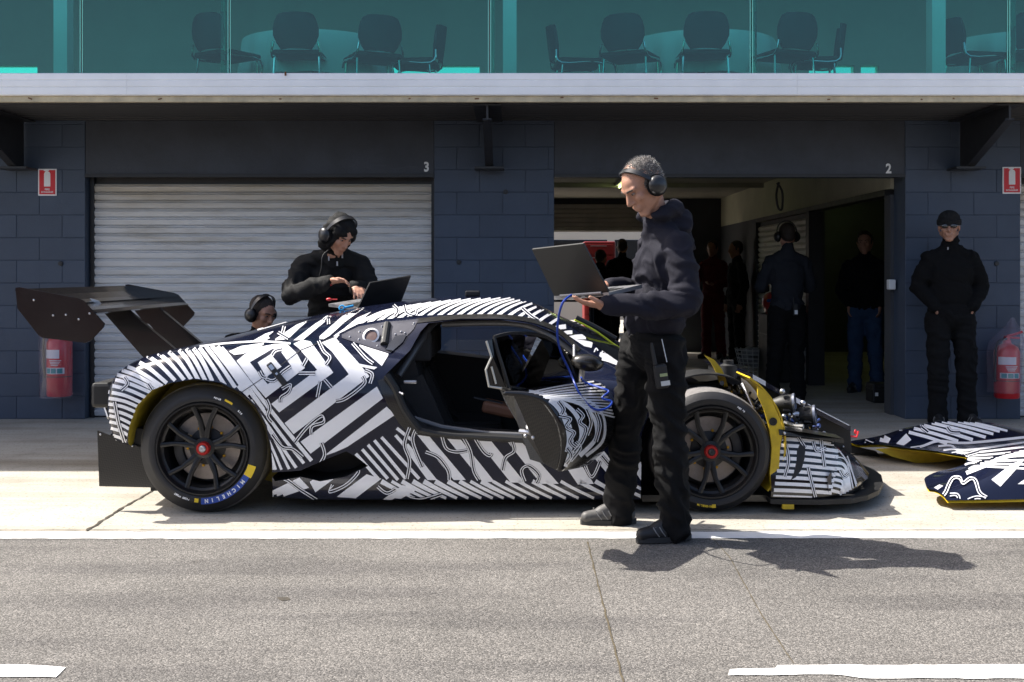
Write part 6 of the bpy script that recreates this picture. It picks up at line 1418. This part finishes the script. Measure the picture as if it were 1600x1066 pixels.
# ------------------------------------------------------------------ lounge furniture on the balcony level
M_CHAIR = mat('chair_black', (.022, .028, .032), .6); M_CHROME = mat('chrome', (.75, .75, .77), .15, metal=1.0); M_CLOTH = mat('tablecloth', (.93, .94, .94), .8, var=.04, vscale=5)
ZF = 2.82
def make_chair(label):
    t = thing('lounge_chair', (0, 0, 0), label, 'chair', 'black lounge chairs at the tables')
    mb = MB(); rows = []
    for i, (z, w_) in enumerate(((.48, .14), (.53, .175), (.60, .205), (.67, .205), (.73, .19), (.78, .165), (.80, .13))):
        rows.append([Vector((x*w_, .20+.05*(1-abs(x)**2)+(z-.5)*.12, z)) for x in np.linspace(-1, 1, 9)]+[Vector((x*w_, .225+.05*(1-abs(x)**2)+(z-.5)*.12, z)) for x in np.linspace(1, -1, 9)])
    mb.grid(rows, closed_v=True); mb.f += [tuple(range(18)), tuple(len(mb.v)-18+i for i in range(18))]; mb.m += [0, 0]; mb.build('backrest', M_CHAIR, t, True, 50)
    mb = MB(); mb.box((0, 0, .455), (.44, .43, .05), bev=.02); mb.build('seat', M_CHAIR, t, True, 50)
    for sx in (-1, 1):
        for sy in (-1, 1):
            mb = MB(); mb.tube([(sx*.20, sy*.17, .44), (sx*.22, sy*.21, 0)], .011, 8); mb.build('leg', M_CHROME, t, True)
        mb = MB(); mb.tube(smooth_path([(sx*.215, -.19, .20), (sx*.225, -.19, .425), (sx*.225, .19, .425), (sx*.20, .235, .55)], 4), .010, 8); mb.build('side_frame', M_CHROME, t, True)
    return t
chairs = [(-1.95, 10.62, 180, 'square to the glass at the draped table over the shut roller door'), (-1.30, 10.72, -155, 'turned slightly, at the table over the shut roller door'), (-2.62, 10.62, 145, 'half turned behind a glass joint over the shut roller door'), (-.93, 11.0, -95, 'edge on, over the pier between the bays, facing the shut-door side'),
          (.63, 11.0, 95, 'edge on beside the middle column over the open garage'), (1.10, 10.66, 155, 'half turned at the draped table over the open garage'), (1.75, 10.60, 180, 'square to the glass at the draped table over the open garage'), (2.50, 10.62, -160, 'past the glass joint at the table over the open garage'), (2.86, 10.95, -100, 'edge on, at the end of the table over the open garage'),
          (4.30, 10.7, 100, 'edge on above the man in the beanie'), (4.75, 10.6, 170, 'above the fire extinguisher beside the man in the beanie')]
proto = None
for x, y, a, d in chairs:
    lab = 'black chrome-legged chair '+d
    if proto is None: proto = make_chair(lab); t = proto
    else:
        t = proto.copy(); C.objects.link(t); t['label'] = lab
        for ch in list(proto.children):
            c = ch.copy(); C.objects.link(c); c.parent = t
    t.location = (x, y, ZF); t.rotation_euler = (0, 0, R(a))
def table(x, y, label):
    t = thing('round_table', (x, y, ZF), label, 'table', 'round tables in the lounge'); mb = MB(); mb.lathe((x, y, ZF), (0, 0, 1), [(0, .26), (.03, .25), (.04, .04), (.69, .04), (.70, .70), (.725, .70), (.725, 0)], 32); mb.build('table_top', M_STEELBLK, t)
    rows = []
    for i, z in enumerate((.735, .735, .70, .58, .45, .33)):
        row = []
        for j in range(72):
            a = 2*math.pi*j/72; k = max(0, i-1)/4; row.append(Vector((x+math.cos(a)*(.0 if i == 0 else .715+.05*k+.035*k*math.sin(a*13+math.sin(a*3)*2)), y+math.sin(a)*(0 if i == 0 else .715+.05*k+.035*k*math.sin(a*13+math.sin(a*3)*2)), ZF+z)))
        rows.append(row)
    mb = MB(); mb.grid(rows, closed_v=True); tag(mb.build('tablecloth', M_CLOTH, None, True, 60), label.replace('round table under', 'cloth draped over table with').replace(' a white cloth', ' white folds'), 'tablecloth', 'white tablecloths')
table(-1.95, 11.45, 'round table under a white cloth over the shut roller door'); table(1.88, 11.45, 'round table under a white cloth over the open garage'); table(5.0, 11.5, 'round table under a white cloth above the pier with the beanie man')
# ------------------------------------------------------------------ garage clutter
def case(x, y, z, d, label, m):
    t = thing('equipment_case', (x, y, z), label, 'case'); mb = MB(); mb.box((x, y, z+d[2]/2), d, bev=.015); mb.build('shell', m, t); mb = MB(); mb.box((x, y, z+d[2]*.7), (d[0]+.006, d[1]+.006, .012)); mb.build('lid_seam', M_STEELBLK, t)
    mb = MB(); mb.tube(smooth_path([(x-.07, y-d[1]/2, z+d[2]*.85), (x-.05, y-d[1]/2-.03, z+d[2]*.9), (x+.05, y-d[1]/2-.03, z+d[2]*.9), (x+.07, y-d[1]/2, z+d[2]*.85)], 4), .008, 6); mb.build('handle', M_STEELBLK, t)
    mb = MB(); mb.box((x-d[0]*.36, y-d[1]/2-.001, z+d[2]*.45), (.03, .004, .035)); mb.build('sticker', M_WHITE, t)
q = P(1381, 628, 11.4); case(q.x, 11.45, 0, (.26, .24, .19), 'small black equipment case on the floor beside the man in jeans', M_BLKM)
case(3.15, 13.7, 0, (.34, .5, .8), 'dark tool cabinet standing inside bay 2 along the side shutter', M_BLKM)
t = thing('laundry_basket', (2.98, 14.1, 0), 'pale wire basket of rags on the bay 2 floor', 'basket'); mb = MB()
for k in range(7):
    z = .04+.05*k; mb.tube([(2.98+math.cos(a)*(.17+.012*k), 14.1+math.sin(a)*(.15+.01*k), z) for a in np.linspace(0, 2*math.pi, 21)], .006, 5)
for k in range(20):
    a = 2*math.pi*k/20; mb.tube([(2.98+math.cos(a)*.17, 14.1+math.sin(a)*.15, .03), (2.98+math.cos(a)*.25, 14.1+math.sin(a)*.21, .36)], .005, 5)
mb.build('wire_frame', mat('wire_white', (.55, .53, .50), .5), t)
b = Blob(); rr_ = random.Random(3)
for k in range(9): b.ell((2.98+rr_.uniform(-.1, .1), 14.1+rr_.uniform(-.09, .09), .22+rr_.uniform(-.06, .12)), (.09, .08, .06))
b.build('rags', mat('rag_grey', (.30, .29, .28), .9, var=.4, vscale=12), t, .014, 2, (.01, 12, 1, 2))
t = thing('racing_helmet', (3.10, 13.72, .80), 'red and blue racing helmet on the tool cabinet in bay 2', 'helmet'); b = Blob(); b.ell((3.10, 13.72, .93), (.125, .14, .13)); b.cap((3.10, 13.66, .86), (3.10, 13.74, .86), .10); b.build('shell', mat('helmet_red', (.45, .03, .03), .3, coat=.6), t, .012, 3)
mb = MB(); mb.ball((3.10, 13.655, .95), (.10, .085, .045)); mb.build('visor', mat('helmet_blue', (.03, .08, .3), .2, coat=.6), t, True)
t = thing('wire_rack', (.58, 12.4, 0), 'black wire rack standing just inside the bay 2 pier', 'rack')
for x, y in ((.42, 12.2), (.86, 12.2), (.42, 12.6), (.86, 12.6)): mb = MB(); mb.tube([(x, y, 0), (x, y, 1.0)], .010, 6); mb.build('upright', M_STEELBLK, t)
for z in (.15, .45, .74, .98):
    mb = MB()
    for k in range(9): mb.tube([(.42+.055*k, 12.2, z), (.42+.055*k, 12.6, z)], .004, 5)
    mb.tube([(.42, 12.2, z), (.86, 12.2, z)], .008, 6); mb.tube([(.42, 12.6, z), (.86, 12.6, z)], .008, 6); mb.build('shelf', M_STEELBLK, t)
# paddock behind the open rear door
van = thing('parked_van', (1.6, 23.5, 0), 'pale service van parked outside the rear door of bay 2', 'van')
M_VANW = mat('van_white', (.42, .40, .37), .35, coat=.4); bp = [(-.9, .35), (3.9, .35), (3.95, .9), (3.6, 1.25), (3.1, 2.05), (2.9, 2.2), (-.8, 2.25), (-.95, 2.1)]
mb = MB(); mb.prism([(x, 23.0, z) for x, z in bp], (0, 1.9, 0)); vb = mb.build('body', M_VANW, van)
for x0, x1 in ((-.6, .6), (.75, 1.9), (2.05, 2.85)): mb = MB(); mb.bb((x0, 22.99, 1.35), (x1, 23.02, 1.95), bev=.01); mb.build('window', M_DTINT, vb)
for x in (0, 3.0):
    for y in (23.0, 24.75): mb = MB(); mb.lathe((x, y, .36), (0, -1, 0), [(-.2, 0), (-.2, .36), (.01, .36), (.02, .22), (.0, .20), (.0, 0)], 28); mb.build('wheel', M_RUBBER, van, True, 40)
mb = MB(); mb.bb((.75, 22.985, .5), (.77, 22.999, 1.3)); mb.build('door_seam', M_BLKM, vb)
t = thing('tool_chest', (1.30, 19.6, 0), 'tall red tool chest just outside the rear door of bay 2', 'tool chest'); mb = MB(); mb.bb((1.22, 19.5, .12), (1.75, 20.0, 1.82), bev=.02); M_CHEST = mat('chest_red', (.22, .018, .018), .4); cb = mb.build('cabinet', M_CHEST, t)
for k in range(8): mb = MB(); mb.bb((1.25, 19.485, .2+k*.2), (1.72, 19.499, .37+k*.2), bev=.004); dr_ = mb.build('drawer', M_CHEST, t); mb = MB(); mb.bb((1.33, 19.47, .335+k*.2), (1.6, 19.484, .35+k*.2)); mb.build('pull', M_ALU, dr_)
for x in (1.28, 1.7):
    for y in (19.55, 19.95): mb = MB(); mb.lathe((x, y-.02, .06), (0, 1, 0), [(0, 0), (0, .06), (.04, .06), (.04, 0)], 14); mb.build('castor', M_BLKM, t)

# the pit wall across the lane (behind the photographer; the glossy panels mirror it)
pw = thing('pit_wall', (0, -7, 0), 'dark maroon pit wall with debris fence across the lane, mirrored in the wing endplate', 'wall')
mb = MB(); mb.bb((-30, -7.2, -.01), (30, -7.0, 1.25), bev=.02); mb.build('concrete_wall', mat('maroon_paint', (.07, .018, .018), .6, var=.2, vscale=1), pw)
mb = MB(); mb.bb((-30, -7.16, 1.251), (30, -7.08, 3.0)); mb.build('advertising_board', mat('board_dark', (.035, .02, .02), .6, var=.3, vscale=.8), pw)
for k in range(13): mb = MB(); mb.tube([(-30+5*k, -7.04, 1.25), (-30+5*k, -7.04, 3.1)], .04, 10); mb.build('fence_post', M_STEELBLK, pw)
